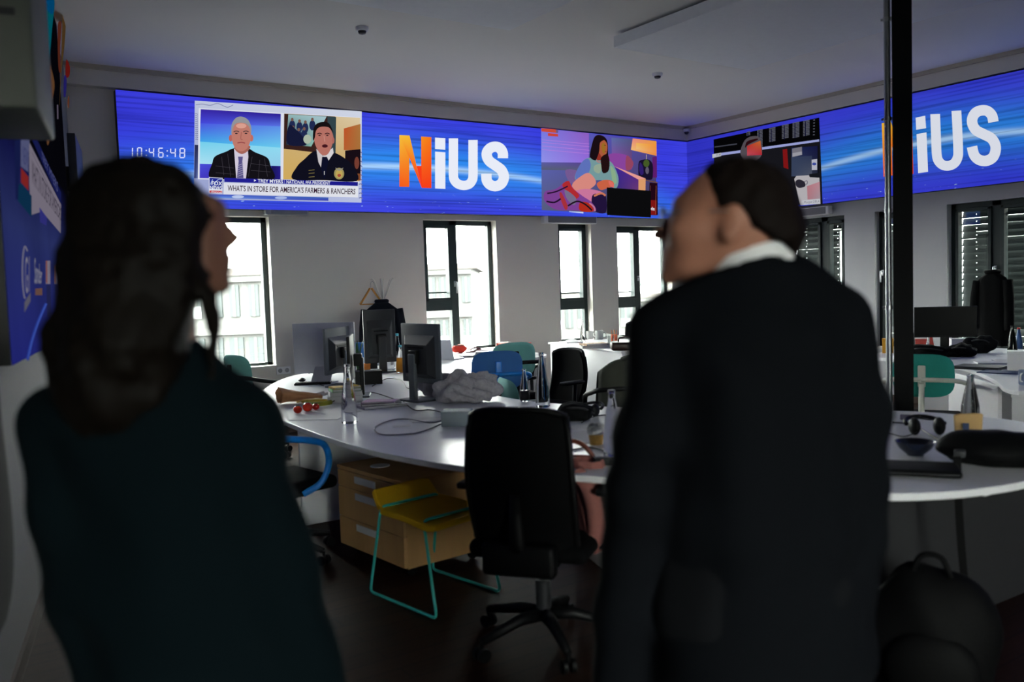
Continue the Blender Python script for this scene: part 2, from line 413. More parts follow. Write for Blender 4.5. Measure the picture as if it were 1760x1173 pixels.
# ================================================================== VIDEO WALLS
def screen_mat():
    m = bpy.data.materials.new('screen_picture'); m.use_nodes = True; nt = m.node_tree
    nt.nodes.remove(nt.nodes['Principled BSDF']); e = nt.nodes.new('ShaderNodeEmission')
    a = nt.nodes.new('ShaderNodeVertexColor'); a.layer_name = 'picture'
    nt.links.new(a.outputs['Color'], e.inputs['Color']); nt.links.new(e.outputs[0], nt.nodes['Material Output'].inputs['Surface'])
    return m
M_PIC = screen_mat()
M_LEDBODY = mat('led_cabinet', (14, 14, 16), .5)
class Pic:
    """flat coloured shapes shown on a screen; each later layer lies a hair in front of the former"""
    def __init__(s, proj, nrm, step=.0012): s.p = proj; s.n = Vector(nrm); s.v = []; s.f = []; s.c = []; s.l = 0; s.step = step; s.T = lambda x, y: (x, y)
    def zoom(s, x0, y0, k): s.T = lambda x, y: (x0+x/k, y0+y/k); return s
    def raw(s, pts, cols, faces=None, up=True):
        if up: s.l += 1
        k = len(s.v)
        for p in pts:
            q = s.T(*p); s.v.append(tuple(s.p(*q) + s.n*(s.step*s.l)))
        for f in (faces or [tuple(range(len(pts)))]):
            s.f.append([i+k for i in f]); s.c.append([cols[i] if isinstance(cols, list) else cols for i in f])
    def poly(s, pts, col, up=True): s.raw(pts, col, None, up)
    def blob(s, pts, col, n=5): s.raw([(p.x, p.y) for p in spline([(a, b, 0) for a, b in pts], n, True)], col)
    def oval(s, cx, cy, rx, ry, col, n=24, rot=0):
        c, d = math.cos(rot), math.sin(rot)
        s.raw([(cx+rx*math.cos(t)*c-ry*math.sin(t)*d, cy+rx*math.cos(t)*d+ry*math.sin(t)*c) for t in [2*math.pi*i/n for i in range(n)]], col)
    def quad(s, a, b, c, d, ca, cb=None, cc=None, cdd=None, n=6):
        """a,b top edge; c,d bottom right and left; colours blend across"""
        cb = cb or ca; cc = cc or cb; cdd = cdd or ca
        L = lambda p, q, t: tuple(p[i]*(1-t)+q[i]*t for i in range(len(p)))
        pts = []; cols = []
        for j in range(n+1):
            for i in range(n+1):
                u, v = i/n, j/n
                pts.append(L(L(a, b, u), L(d, c, u), v)); cols.append(L(L(ca, cb, u), L(cdd, cc, u), v))
        s.raw(pts, cols, [(j*(n+1)+i, j*(n+1)+i+1, (j+1)*(n+1)+i+1, (j+1)*(n+1)+i) for j in range(n) for i in range(n)])
    def stroke(s, pts, w, col, n=6, smooth=True):
        P = [Vector((p.x, p.y)) for p in spline([(a, b, 0) for a, b in pts], n)] if smooth else [Vector(p) for p in pts]
        L = []; 
        for i, p in enumerate(P):
            t = (P[min(i+1, len(P)-1)]-P[max(i-1, 0)]).normalized(); nn = Vector((-t.y, t.x))*(w/2)
            L += [(p.x+nn.x, p.y+nn.y), (p.x-nn.x, p.y-nn.y)]
        s.raw(L, col, [(2*i, 2*i+1, 2*i+3, 2*i+2) for i in range(len(P)-1)])
    def text(s, body, tl, tr, br, bl, col, weight=0.):
        cu = bpy.data.curves.new('lettering', 'FONT'); cu.body = body; cu.resolution_u = 3; cu.offset = weight
        o = bpy.data.objects.new('lettering', cu); COL.objects.link(o)
        bpy.context.view_layer.update(); me = o.to_mesh()
        co = [v.co.copy() for v in me.vertices]; fs = [tuple(p.vertices) for p in me.polygons]
        o.to_mesh_clear(); bpy.data.objects.remove(o); bpy.data.curves.remove(cu)
        x0 = min(c.x for c in co); x1 = max(c.x for c in co); y0 = 0.0; y1 = max(c.y for c in co)
        pts = []
        for c in co:
            u = (c.x-x0)/(x1-x0); v = (c.y-y0)/(y1-y0)
            t = (tl[0]*(1-u)+tr[0]*u, tl[1]*(1-u)+tr[1]*u); b = (bl[0]*(1-u)+br[0]*u, bl[1]*(1-u)+br[1]*u)
            pts.append((b[0]*(1-v)+t[0]*v, b[1]*(1-v)+t[1]*v))
        s.raw(pts, col, fs)
    def build(s, name, parent, gain=1.0):
        me = bpy.data.meshes.new(name); me.from_pydata(s.v, [], s.f); me.materials.append(M_PIC)
        ca = me.color_attributes.new('picture', 'FLOAT_COLOR', 'CORNER')
        flat = []
        for cs in s.c:
            for c in cs: flat += [v*gain for v in lin(c)] + [1.0]
        ca.data.foreach_set('color', flat)
        o = bpy.data.objects.new(name, me); COL.objects.link(o); o.parent = parent
        s.v, s.f, s.c = [], [], []
        return o

def led_mat(name, axis, s0, z0, curv, ends, gain=1.0):
    """blue planet's-edge graphic: a curved glow, dim scan streaks, specks of city light"""
    m = bpy.data.materials.new(name); m.use_nodes = True; nt = m.node_tree; L = nt.links.new
    nt.nodes.remove(nt.nodes['Principled BSDF']); e = nt.nodes.new('ShaderNodeEmission'); L(e.outputs[0], nt.nodes['Material Output'].inputs['Surface'])
    tc = nt.nodes.new('ShaderNodeTexCoord'); sx = nt.nodes.new('ShaderNodeSeparateXYZ'); L(tc.outputs['Object'], sx.inputs[0])
    S, Z = sx.outputs[axis], sx.outputs['Z']
    def M(op, a, b=None, c=None):
        n = nt.nodes.new('ShaderNodeMath'); n.operation = op
        for i, v in enumerate((a, b, c)):
            if v is None: continue
            if isinstance(v, (int, float)): n.inputs[i].default_value = v
            else: L(v, n.inputs[i])
        return n.outputs[0]
    def gauss(d, w): return M('EXPONENT', M('MULTIPLY', M('MULTIPLY', d, d), -1/(w*w)))
    ds = M('SUBTRACT', S, s0); arc = M('SUBTRACT', z0, M('MULTIPLY', M('MULTIPLY', ds, ds), curv)); d = M('SUBTRACT', Z, arc)
    fade = gauss(ds, 3.2)
    g1 = M('MULTIPLY', gauss(d, .035), fade); g2 = M('MULTIPLY', gauss(M('SUBTRACT', d, .03), .28), M('ADD', .25, M('MULTIPLY', fade, .75)))
    mp = nt.nodes.new('ShaderNodeMapping'); mp.inputs['Scale'].default_value = (.45, .45, 34); L(tc.outputs['Object'], mp.inputs[0])
    n1 = nt.nodes.new('ShaderNodeTexNoise'); n1.inputs['Scale'].default_value = 1.0; n1.inputs['Detail'].default_value = 3; L(mp.outputs[0], n1.inputs['Vector'])
    n2 = nt.nodes.new('ShaderNodeTexNoise'); n2.inputs['Scale'].default_value = 1.1; n2.inputs['Detail'].default_value = 2; L(tc.outputs['Object'], n2.inputs['Vector'])
    mp3 = nt.nodes.new('ShaderNodeMapping'); mp3.inputs['Scale'].default_value = (11, 11, 40); L(tc.outputs['Object'], mp3.inputs[0])
    n3 = nt.nodes.new('ShaderNodeTexNoise'); n3.inputs['Scale'].default_value = 1.0; n3.inputs['Detail'].default_value = 2; L(mp3.outputs[0], n3.inputs['Vector'])
    streak = nt.nodes.new('ShaderNodeMapRange'); L(n1.outputs['Fac'], streak.inputs[0]); streak.inputs[1].default_value = .34; streak.inputs[2].default_value = .52; streak.inputs[3].default_value = .62; streak.inputs[4].default_value = 1.0
    spk = nt.nodes.new('ShaderNodeMapRange'); L(n3.outputs['Fac'], spk.inputs[0]); spk.inputs[1].default_value = .70; spk.inputs[2].default_value = .76
    low = nt.nodes.new('ShaderNodeMapRange'); L(Z, low.inputs[0]); low.inputs[1].default_value = 2.72; low.inputs[2].default_value = 2.45
    dark = nt.nodes.new('ShaderNodeMapRange'); L(S, dark.inputs[0]); dark.inputs[1].default_value = ends[0]; dark.inputs[2].default_value = ends[1]; dark.inputs[3].default_value = .55; dark.inputs[4].default_value = 1.0
    top = nt.nodes.new('ShaderNodeMapRange'); L(Z, top.inputs[0]); top.inputs[1].default_value = 2.9; top.inputs[2].default_value = 3.5; top.inputs[3].default_value = 1.0; top.inputs[4].default_value = 0.0
    def mixc(f, a, b):
        n = nt.nodes.new('ShaderNodeMix'); n.data_type = 'RGBA'; L(f, n.inputs['Factor'])
        for k, v in (('A', a), ('B', b)):
            if isinstance(v, tuple): n.inputs[k].default_value = (*lin(v), 1)
            else: L(v, n.inputs[k])
        return n.outputs['Result']
    c = mixc(n2.outputs['Fac'], (46, 50, 218), (70, 74, 228))
    cd_ = mixc(dark.outputs[0], (26, 24, 186), c)
    c = mixc(M('MAXIMUM', top.outputs[0], dark.outputs[0]), cd_, c)
    c = mixc(M('MULTIPLY', g2, .85), c, (44, 150, 244)); c = mixc(g1, c, (170, 212, 255))
    c = mixc(M('MULTIPLY', M('MULTIPLY', spk.outputs[0], low.outputs[0]), .8), c, (190, 225, 255))
    st = M('MULTIPLY', streak.outputs[0], gain)
    L(c, e.inputs['Color']); L(st, e.inputs['Strength'])
    return m

# ---------------------------------------------------------------- back wall screen
YL = YB-.10
led = thing('led_video_wall', 'long blue video wall above the white-lit windows, with clock, news picture and logo', 'video wall', (0, 0, 0))
LEDS0, LEDZ0, LEDZ1 = 1.70, 2.40, 3.51
LX = XR-.10
MB().box(((LEDS0+LX)/2, YL+.052, (LEDZ0+LEDZ1)/2), (LX-LEDS0, .096, LEDZ1-LEDZ0)).build('cabinet', M_LEDBODY, led)
MB().add([(LEDS0, YL, LEDZ0), (LX, YL, LEDZ0), (LX, YL, LEDZ1), (LEDS0, YL, LEDZ1)], [(0, 1, 2, 3)]).build('screen', led_mat('led_blue_graphic', 'X', 5.0, 2.93, .028, (2.0, 3.2)), led)
pb = lambda x, y: at_y(x, y, YL)
P = Pic(pb, (0, -1, 0))
W = (236, 240, 252)
# clock, seven-segment digits
P.zoom(180, 140, 3.826)
SEG = {'0': 'abcdef', '1': 'bc', '4': 'fgbc', '6': 'afedcg', '8': 'abcdefg'}
def digit(ch, x, y, w, h):
    sl = .02*w; A = {'a': ((x, y), (x+w, y)), 'b': ((x+w, y), (x+w-sl, y+h/2)), 'c': ((x+w-sl, y+h/2), (x+w-2*sl, y+h)), 'd': ((x-2*sl, y+h), (x+w-2*sl, y+h)), 'e': ((x-sl, y+h/2), (x-2*sl, y+h)), 'f': ((x, y), (x-sl, y+h/2)), 'g': ((x-sl, y+h/2), (x+w-sl, y+h/2))}
    for k in SEG[ch]:
        (ax, ay), (bx, by) = A[k]; g = .07
        P.stroke([(ax+(bx-ax)*g, ay+(by-ay)*g), (bx-(bx-ax)*g, by-(by-ay)*g)], 7.5, (214, 220, 255), smooth=False)
for ch, x, w in (('1', 164, 19), ('0', 215, 27), ('4', 292, 28), ('6', 353, 28), ('4', 430, 31), ('8', 490, 31)):
    digit(ch, x, 436+(x-170)*.026, w, 60)
for x in (268, 405):
    for dy in (455, 488): P.stroke([(x-4, dy+(x-170)*.026), (x+4, dy+(x-170)*.026)], 8, (214, 220, 255), smooth=False)
P.build('clock_digits', led)
# news broadcast picture
P.l = 0
P.quad((592, 127), (1690, 197), (1688, 798), (585, 775), (196, 204, 228), (214, 220, 236), (190, 198, 232), (150, 160, 210))
for k in range(16):
    yy = 215+k*13 if k < 14 else 0
    if yy: P.stroke([(594, yy), (600, yy-3), (612, yy+2)], 3, (96, 100, 140))
P.stroke([(596, 156), (640, 152), (690, 160), (740, 148), (800, 172), (840, 158)], 4, (120, 126, 170))
for k in range(11): P.stroke([(1664, 470+k*30), (1676, 466+k*30), (1688, 474+k*30)], 6, (110, 116, 170))
P.quad((586, 420), (616, 422), (616, 640), (582, 640), (40, 44, 80), None, (130, 150, 210), (40, 50, 110))
P.poly([(612, 180), (1670, 240), (1664, 672), (606, 646)], (226, 230, 244))
# left speaker's panel
P.quad((625, 187), (1150, 218), (1149, 300), (622, 280), (58, 40, 168), (44, 30, 150), (92, 120, 236), (70, 74, 226))
P.quad((622, 280), (1149, 300), (1149, 440), (620, 400), (78, 92, 232), (96, 150, 240), (112, 210, 246), (66, 170, 240))
P.quad((620, 400), (1149, 440), (1148, 560), (618, 545), (120, 214, 244), (150, 226, 250), (150, 210, 240), (176, 232, 250))
P.quad((618, 545), (1148, 560), (1148, 648), (617, 640), (76, 80, 224), (40, 40, 150), (30, 24, 110), (70, 60, 200))
P.quad((1090, 560), (1148, 563), (1148, 648), (1090, 646), (26, 24, 90), (40, 30, 140))
SUIT = (20, 18, 24); SKIN = (196, 126, 112)
P.blob([(688, 640), (700, 540), (720, 496), (790, 466), (842, 444), (930, 444), (980, 470), (1060, 506), (1082, 560), (1100, 646), (900, 642)], SUIT)
P.poly([(842, 448), (932, 446), (936, 500), (920, 642), (856, 640), (846, 500)], (216, 208, 226))
for x0, y0, x1, y1 in ((800, 480, 820, 630), (760, 500, 775, 620), (960, 500, 935, 630), (1010, 520, 1000, 640), (1040, 510, 1060, 630), (720, 560, 840, 575), (950, 545, 1070, 560), (720, 605, 840, 615), (950, 590, 1080, 600)):
    P.stroke([(x0, y0), (x1, y1)], 2, (70, 66, 76), smooth=False)
P.poly([(866, 500), (898, 500), (894, 530), (902, 641), (858, 640), (870, 530)], (92, 86, 140))
for k in range(6): P.stroke([(862, 560+k*14), (900, 545+k*14)], 3, (176, 172, 200), smooth=False)
P.blob([(846, 430), (940, 430), (930, 462), (890, 484), (850, 462)], (170, 104, 92))
P.oval(816, 380, 12, 22, (186, 104, 98)); P.oval(952, 380, 12, 22, (196, 112, 104))
P.blob([(822, 340), (830, 290), (880, 262), (935, 285), (948, 340), (944, 400), (922, 448), (884, 466), (846, 446), (826, 400)], SKIN)
P.blob([(820, 356), (822, 290), (850, 248), (890, 240), (930, 262), (950, 310), (948, 356), (938, 310), (910, 284), (866, 280), (836, 300)], (150, 152, 158))
P.oval(884, 300, 34, 16, (226, 164, 148))
for x in (852, 914):
    P.stroke([(x-18, 340), (x, 334), (x+18, 340)], 6, (88, 66, 66)); P.oval(x, 350, 9, 4, (60, 44, 50))
P.stroke([(884, 340), (880, 385), (892, 390)], 5, (168, 98, 90)); P.stroke([(858, 413), (884, 409), (908, 414)], 6, (150, 72, 76))
# right speaker's panel
P.quad((1163, 220), (1660, 248), (1657, 663), (1157, 650), (206, 178, 132), (226, 206, 168), (196, 160, 96), (214, 176, 96))
P.poly([(1163, 222), (1498, 240), (1494, 490), (1160, 450)], (58, 34, 30))
P.quad((1190, 226), (1440, 240), (1340, 436), (1176, 424), (150, 190, 190), (170, 200, 210), (140, 190, 176), (30, 44, 60))
for cx, cy in ((1215, 268), (1262, 278), (1300, 285), (1345, 268), (1218, 320), (1255, 335), (1290, 330)):
    P.oval(cx, cy+30, 20, 34, (34, 44, 84)); P.oval(cx, cy-8, 9, 11, (120, 90, 80))
P.blob([(1180, 420), (1190, 300), (1240, 330), (1300, 400), (1290, 432)], (22, 26, 56))
P.oval(1310, 390, 26, 30, (176, 190, 170))
P.poly([(1440, 240), (1498, 246), (1494, 480), (1450, 470)], (52, 70, 76))
P.quad((1548, 320), (1657, 290), (1657, 458), (1548, 462), (196, 84, 40), (176, 122, 66), (170, 116, 60), (186, 96, 50))
P.poly([(1556, 464), (1657, 455), (1657, 614), (1600, 616), (1556, 560)], (24, 14, 22))
P.oval(1632, 545, 16, 40, (120, 62, 50)); P.poly([(1620, 616), (1657, 614), (1657, 660), (1626, 658)], (130, 74, 44))
P.blob([(1214, 652), (1240, 570), (1290, 520), (1350, 470), (1420, 470), (1490, 480), (1560, 520), (1610, 570), (1632, 662), (1420, 658)], (16, 16, 30))
P.poly([(1366, 452), (1410, 500), (1400, 580), (1380, 540)], (206, 200, 204)); P.poly([(1474, 446), (1480, 480), (1440, 540), (1408, 500)], (220, 216, 220))
P.poly([(1404, 506), (1436, 506), (1446, 530), (1420, 660), (1396, 580)], (14, 16, 40))
P.blob([(1350, 380), (1352, 330), (1400, 300), (1450, 316), (1476, 370), (1472, 420), (1446, 482), (1416, 498), (1386, 478), (1360, 430)], (186, 116, 104))
P.blob([(1344, 400), (1346, 330), (1366, 292), (1410, 278), (1450, 290), (1478, 350), (1462, 330), (1440, 312), (1390, 312), (1364, 336), (1356, 380)], (24, 18, 20))
for x in (1386, 1436): P.stroke([(x-16, 358), (x, 352), (x+16, 358)], 6, (70, 40, 40)); P.oval(x, 366, 8, 4, (48, 30, 34))
P.oval(1420, 436, 19, 11, (70, 24, 32)); P.stroke([(1414, 370), (1420, 408)], 6, (204, 140, 128)); P.oval(1474, 400, 8, 20, (176, 106, 96))
P.oval(1512, 616, 33, 38, (164, 152, 96)); P.oval(1512, 618, 22, 27, (196, 170, 90)); P.oval(1512, 628, 12, 10, (170, 80, 60)); P.blob([(1486, 578), (1512, 586), (1540, 578), (1520, 596), (1504, 596)], (150, 146, 130))
for yy in (596, 616, 640): P.stroke([(1312, yy), (1350, yy-4)], 4, (130, 118, 70), smooth=False)
P.stroke([(1414, 600), (1414, 624)], 5, (190, 190, 190), smooth=False)
# caption strips, lettering, channel mark
P.quad((660, 752), (1440, 772), (1440, 794), (660, 775), (60, 80, 200), (70, 110, 190), (60, 60, 180), (120, 170, 240))
P.oval(850, 768, 40, 10, (190, 206, 244)); P.oval(1130, 775, 40, 9, (170, 190, 240))
P.quad((760, 645), (1632, 672), (1630, 697), (762, 672), (34, 32, 150), (30, 28, 140))
P.quad((757, 676), (1634, 700), (1632, 772), (755, 752), (226, 228, 240), (232, 234, 242))
P.poly([(660, 640), (750, 646), (748, 748), (660, 744)], (226, 228, 240))
P.quad((664, 645), (747, 650), (746, 720), (664, 716), (40, 52, 160), (30, 36, 140)); P.poly([(664, 728), (746, 731), (746, 745), (664, 742)], (200, 40, 50))
P.stroke([(690, 700), (716, 660), (744, 655)], 5, (170, 190, 236)); P.stroke([(668, 690), (684, 656)], 6, (150, 170, 226))
P.text('FOX', (678, 666), (747, 670), (746, 696), (677, 692), W, .02)
P.text('NEWS', (666, 697), (747, 701), (746, 726), (666, 722), W, .02)
P.text('channel', (672, 731), (742, 734), (742, 743), (672, 741), W, .01)
P.poly([(952, 655), (966, 663), (952, 671)], W)
P.text('TREY MYERS', (976, 653), (1140, 659), (1140, 681), (976, 675), W, .02)
P.poly([(1148, 660), (1151, 660), (1151, 682), (1148, 682)], (160, 160, 220))
P.text('NATIONAL FFA PRESIDENT', (1163, 660), (1448, 670), (1447, 691), (1162, 682), W, .01)
P.text("WHAT'S IN STORE FOR AMERICA'S FARMERS & RANCHERS", (780, 693), (1612, 716), (1610, 752), (779, 731), (52, 26, 48), .012)
P.build('broadcast_picture', led, .92)
# channel logo
def nius(P, N, i_dot, i_stem, U, uw, S, sw):
    Y1, O1, R1 = (250, 198, 60), (250, 140, 30), (250, 62, 26)
    a, b, c, d, e, f, g, h, k, l = N
    P.quad(a, b, k, l, Y1, (248, 176, 44), (250, 100, 30), (250, 90, 28))
    P.quad(d, e, f, g, (250, 146, 30), (250, 120, 26), R1, R1)
    P.quad(a, b, g, h, Y1, (248, 190, 50), R1, (250, 110, 30))
    P.poly([c, d, g, (g[0]-(g[0]-b[0])*.42, g[1]-(g[1]-b[1])*.42)], R1)
    P.quad(*i_dot, W); P.quad(*i_stem, W); P.stroke(U, uw, W); P.stroke(S, sw, W)
P.l = 0; P.zoom(480, 160, 5.5)
Ts = lambda x, y: ((600+x/2.933-480)*5.5, (170+y/2.933-160)*5.5)
nius(P, [(1135, 398), (1230, 402), (1340, 690), (1340, 412), (1437, 418), (1437, 900), (1345, 897), (1230, 615), (1228, 888), (1135, 886)],
     [(1470, 422), (1567, 428), (1567, 538), (1470, 530)], [(1470, 555), (1567, 562), (1567, 908), (1470, 903)],
     [Ts(*q) for q in ((524, 200), (524, 300), (524, 385), (530, 412), (548, 430), (574, 437), (601, 432), (617, 414), (623, 388), (623, 300), (623, 208))], 88,
     [Ts(*q) for q in ((773, 300), (772, 272), (758, 250), (735, 242), (710, 249), (693, 270), (694, 295), (708, 317), (735, 336), (764, 358), (777, 385), (776, 408), (762, 431), (735, 441), (708, 433), (692, 411), (690, 378))], 98)
P.build('channel_logo', led, .96)
# picture of a woman on a sofa
P.l = 0; P.zoom(920, 200, 6.517)
P.quad((65, 130), (1348, 270), (1358, 1112), (72, 1052), (96, 104, 220), (82, 70, 150), (70, 60, 80), (90, 96, 130))
P.quad((65, 135), (600, 190), (600, 520), (66, 515), (120, 124, 232), (146, 96, 196), (150, 110, 226), (150, 150, 240))
P.quad((66, 515), (520, 520), (520, 610), (66, 600), (96, 96, 170), (90, 70, 150), (92, 96, 120), (88, 96, 120))
P.quad((850, 240), (1080, 262), (1080, 600), (860, 560), (92, 110, 170), (82, 86, 130), (120, 60, 130), (150, 70, 160))
P.blob([(820, 430), (1000, 430), (1090, 510), (1060, 600), (900, 610), (820, 580)], (140, 70, 160)); P.blob([(1020, 440), (1095, 520), (1060, 600), (1010, 590)], (150, 70, 100))
for yy in (270, 300, 340, 380): P.stroke([(70, yy-6), (600, yy+42)], 5, (190, 130, 226), smooth=False)
P.poly([(60, 135), (232, 150), (246, 190), (62, 172)], (206, 78, 60)); P.poly([(134, 190), (246, 200), (250, 230), (134, 222)], (206, 70, 60)); P.poly([(220, 152), (250, 156), (246, 190), (226, 188)], (110, 90, 130))
P.quad((1082, 250), (1348, 282), (1350, 446), (1062, 378), (236, 140, 130), (240, 160, 60), (236, 140, 70), (250, 196, 120))
P.quad((1120, 300), (1340, 320), (1345, 420), (1120, 370), (246, 186, 90), (244, 150, 60), (240, 146, 80), (244, 196, 130))
P.stroke([(1234, 430), (1234, 490)], 6, (200, 180, 160), smooth=False)
P.poly([(1300, 460), (1350, 450), (1352, 690), (1300, 690)], (96, 30, 110))
P.blob([(1142, 600), (1150, 510), (1200, 488), (1262, 490), (1302, 540), (1306, 640), (1290, 712), (1200, 704), (1150, 680)], (24, 18, 44)); P.oval(1232, 530, 34, 42, (70, 92, 40)); P.blob([(1150, 600), (1160, 520), (1190, 560), (1200, 640), (1170, 660)], (48, 30, 110)); P.oval(1240, 610, 20, 40, (96, 90, 110))
P.quad((870, 570), (1140, 700), (1140, 830), (860, 800), (60, 40, 150), (90, 46, 130), (110, 60, 120), (50, 40, 130)); P.poly([(874, 566), (900, 575), (1220, 700), (1140, 712)], (236, 160, 150)); P.poly([(1140, 710), (1220, 702), (1218, 834), (1140, 830)], (226, 160, 110))
P.poly([(1222, 716), (1352, 742), (1352, 752), (1222, 724)], (120, 80, 50)); P.poly([(1262, 745), (1352, 752), (1356, 1110), (1256, 1108)], (34, 8, 24))
P.poly([(1256, 940), (1340, 945), (1340, 1108), (1256, 1106)], (130, 22, 22)); P.stroke([(1335, 780), (1328, 1100)], 5, (150, 80, 60), smooth=False); P.stroke([(1272, 780), (1268, 1000)], 4, (120, 60, 60), smooth=False)
P.blob([(318, 610), (440, 610), (500, 680), (430, 750), (360, 740)], (120, 92, 150))
# hair behind, top, face
P.blob([(590, 460), (620, 300), (650, 230), (700, 214), (760, 240), (790, 300), (796, 420), (806, 560), (815, 700), (770, 680), (640, 500)], (22, 12, 16))
P.blob([(430, 650), (500, 520), (580, 470), (700, 490), (800, 500), (860, 560), (910, 690), (900, 790), (860, 808), (780, 740), (700, 720), (560, 730), (440, 720)], (118, 156, 160))
P.blob([(430, 650), (500, 520), (570, 480), (600, 560), (560, 660), (450, 720)], (96, 116, 190)); P.blob([(640, 560), (720, 540), (700, 640), (640, 620)], (150, 170, 150)); P.blob([(820, 560), (870, 620), (890, 740), (850, 760), (830, 660)], (140, 176, 140)); P.stroke([(660, 500), (690, 520), (720, 512)], 14, (176, 130, 130))
P.blob([(690, 470), (700, 300), (740, 270), (778, 310), (784, 370), (770, 430), (740, 452)], (176, 92, 60)); P.blob([(716, 340), (740, 300), (764, 340), (752, 420), (730, 410)], (160, 110, 40)); P.blob([(660, 490), (660, 400), (700, 430), (720, 490)], (150, 50, 40))
P.stroke([(745, 330), (765, 332)], 6, (50, 20, 20)); P.stroke([(752, 402), (772, 400)], 7, (140, 40, 40))
P.blob([(710, 470), (780, 430), (805, 520), (790, 620), (730, 640), (712, 560)], (34, 16, 18))
P.blob([(590, 460), (618, 300), (655, 228), (715, 224), (760, 262), (700, 300), (688, 400), (660, 480), (640, 500)], (26, 14, 20))
# legs, blanket, hands
P.blob([(390, 760), (480, 680), (560, 640), (620, 680), (650, 760), (560, 840), (480, 900), (400, 830)], (220, 140, 130)); P.blob([(380, 860), (520, 820), (680, 840), (750, 890), (640, 940), (600, 960), (480, 900)], (206, 120, 160))
P.blob([(660, 760), (740, 720), (830, 730), (850, 780), (780, 810), (700, 830)], (206, 100, 70)); P.blob([(790, 730), (840, 750), (850, 800), (810, 790)], (226, 110, 100))
P.blob([(600, 960), (620, 880), (700, 880), (760, 900), (760, 1080), (640, 1070)], (34, 20, 60))
P.blob([(76, 960), (80, 850), (200, 820), (330, 730), (400, 820), (500, 900), (600, 970), (640, 1070), (400, 1060), (200, 1050)], (126, 66, 150))
P.blob([(270, 780), (340, 730), (380, 800), (460, 890), (420, 930), (360, 880)], (180, 44, 50)); P.blob([(470, 970), (570, 980), (620, 1068), (470, 1064)], (180, 44, 30)); P.blob([(260, 860), (330, 1010), (300, 1050), (240, 900)], (170, 50, 60))
P.blob([(300, 830), (420, 920), (400, 1000), (320, 930)], (120, 110, 140)); P.stroke([(100, 870), (200, 850), (330, 790)], 16, (40, 20, 50)); P.stroke([(330, 1010), (430, 960), (520, 990), (600, 1060)], 18, (30, 20, 30)); P.stroke([(90, 960), (180, 970), (250, 930)], 18, (30, 16, 40)); P.stroke([(570, 980), (620, 1020), (632, 1066)], 14, (200, 130, 150))
P.stroke([(620, 900), (700, 870), (750, 895)], 22, (206, 120, 90))
P.text('de', (1256, 1018), (1298, 1024), (1298, 1060), (1256, 1056), W, .02)
P.quad((340, 1066), (500, 1078), (500, 1094), (340, 1080), (150, 170, 240), (210, 224, 255))
P.poly([(762, 804), (1254, 842), (1254, 1140), (764, 1112)], (12, 12, 14))
P.build('studio_picture', led, .92)

# ---------------------------------------------------------------- right wall screen
led2 = thing('led_video_wall', 'blue video wall above the dark blinds, partly behind the black steel column', 'video wall', (0, 0, 0))
LY1 = YL
MB().box((LX+.052, (LY1-1.0)/2, (LEDZ0+LEDZ1)/2), (.096, LY1+1.0, LEDZ1-LEDZ0)).build('cabinet', M_LEDBODY, led2)
MB().add([(LX, LY1, LEDZ0), (LX, -1.0, LEDZ0), (LX, -1.0, LEDZ1), (LX, LY1, LEDZ1)], [(0, 1, 2, 3)]).build('screen', led_mat('led_blue_graphic_side', 'Y', 5.4, 2.95, .055, (8.9, 7.6), .74), led2)
Q = Pic(lambda x, y: at_x(x, y, LX), (-1, 0, 0))
Q.zoom(1160, 120, 2.933)
nius(Q, [(1043, 270), (1090, 262), (1172, 420), (1172, 250), (1195, 245), (1203, 525), (1178, 528), (1098, 395), (1098, 533), (1052, 540)],
     [(1215, 242), (1263, 232), (1268, 295), (1218, 303)], [(1220, 325), (1270, 316), (1278, 515), (1228, 522)],
     [(1314, 224), (1318, 330), (1322, 425), (1331, 460), (1354, 481), (1384, 484), (1412, 470), (1428, 440), (1430, 400), (1426, 300), (1421, 207)], 49,
     [(1608, 264), (1600, 230), (1576, 208), (1545, 206), (1518, 218), (1502, 245), (1503, 276), (1522, 306), (1558, 325), (1597, 346), (1617, 378), (1618, 412), (1603, 444), (1570, 460), (1535, 454), (1511, 430), (1500, 388)], 53)
Q.build('channel_logo', led2, .80)
Q.l = 0; Q.zoom(1210, 190, 6.518)
Q.poly([(108, 325), (1292, 80), (1330, 1050), (120, 1090)], (26, 26, 32))
Q.poly([(108, 325), (1292, 80), (1300, 330), (112, 480)], (6, 6, 8))
Q.poly([(120, 404), (372, 368), (372, 382), (120, 416)], (70, 72, 84))
for x, y, w, h in ((480, 240, 40, 60), (600, 220, 60, 210), (735, 200, 70, 165), (880, 165, 74, 175), (1000, 140, 76, 185), (1120, 118, 72, 180)):
    for k in range(int(h/16)): Q.poly([(x, y+k*16), (x+w, y-w*.2+k*16), (x+w, y-w*.2+11+k*16), (x, y+11+k*16)], (96, 98, 112), up=(k == 0))
    Q.stroke([(x+w*.36, y+4), (x+w*.36, y+h-12)], 10, (14, 14, 50), smooth=False)
for k in range(6): Q.stroke([(1236, 110+k*33), (1254, 107+k*33)], 9, (110, 112, 126), smooth=False)
Q.poly([(112, 490), (1304, 325), (1306, 350), (114, 520)], (170, 178, 236))
Q.poly([(108, 494), (208, 474), (208, 512), (110, 536)], (206, 210, 220)); Q.text('23:46', (150, 492), (204, 484), (204, 504), (150, 512), (70, 72, 90))
Q.blob([(424, 480), (450, 380), (490, 320), (560, 290), (640, 310), (668, 480), (600, 560), (480, 560)], (92, 84, 92)); Q.quad((500, 400), (650, 340), (668, 500), (500, 510), (200, 46, 50), (214, 120, 50), (190, 40, 60), (214, 90, 110)); Q.blob([(500, 350), (600, 318), (620, 330), (520, 380), (480, 420)], (50, 14, 20))
Q.poly([(900, 440), (950, 430), (965, 660), (910, 640)], (140, 24, 26))
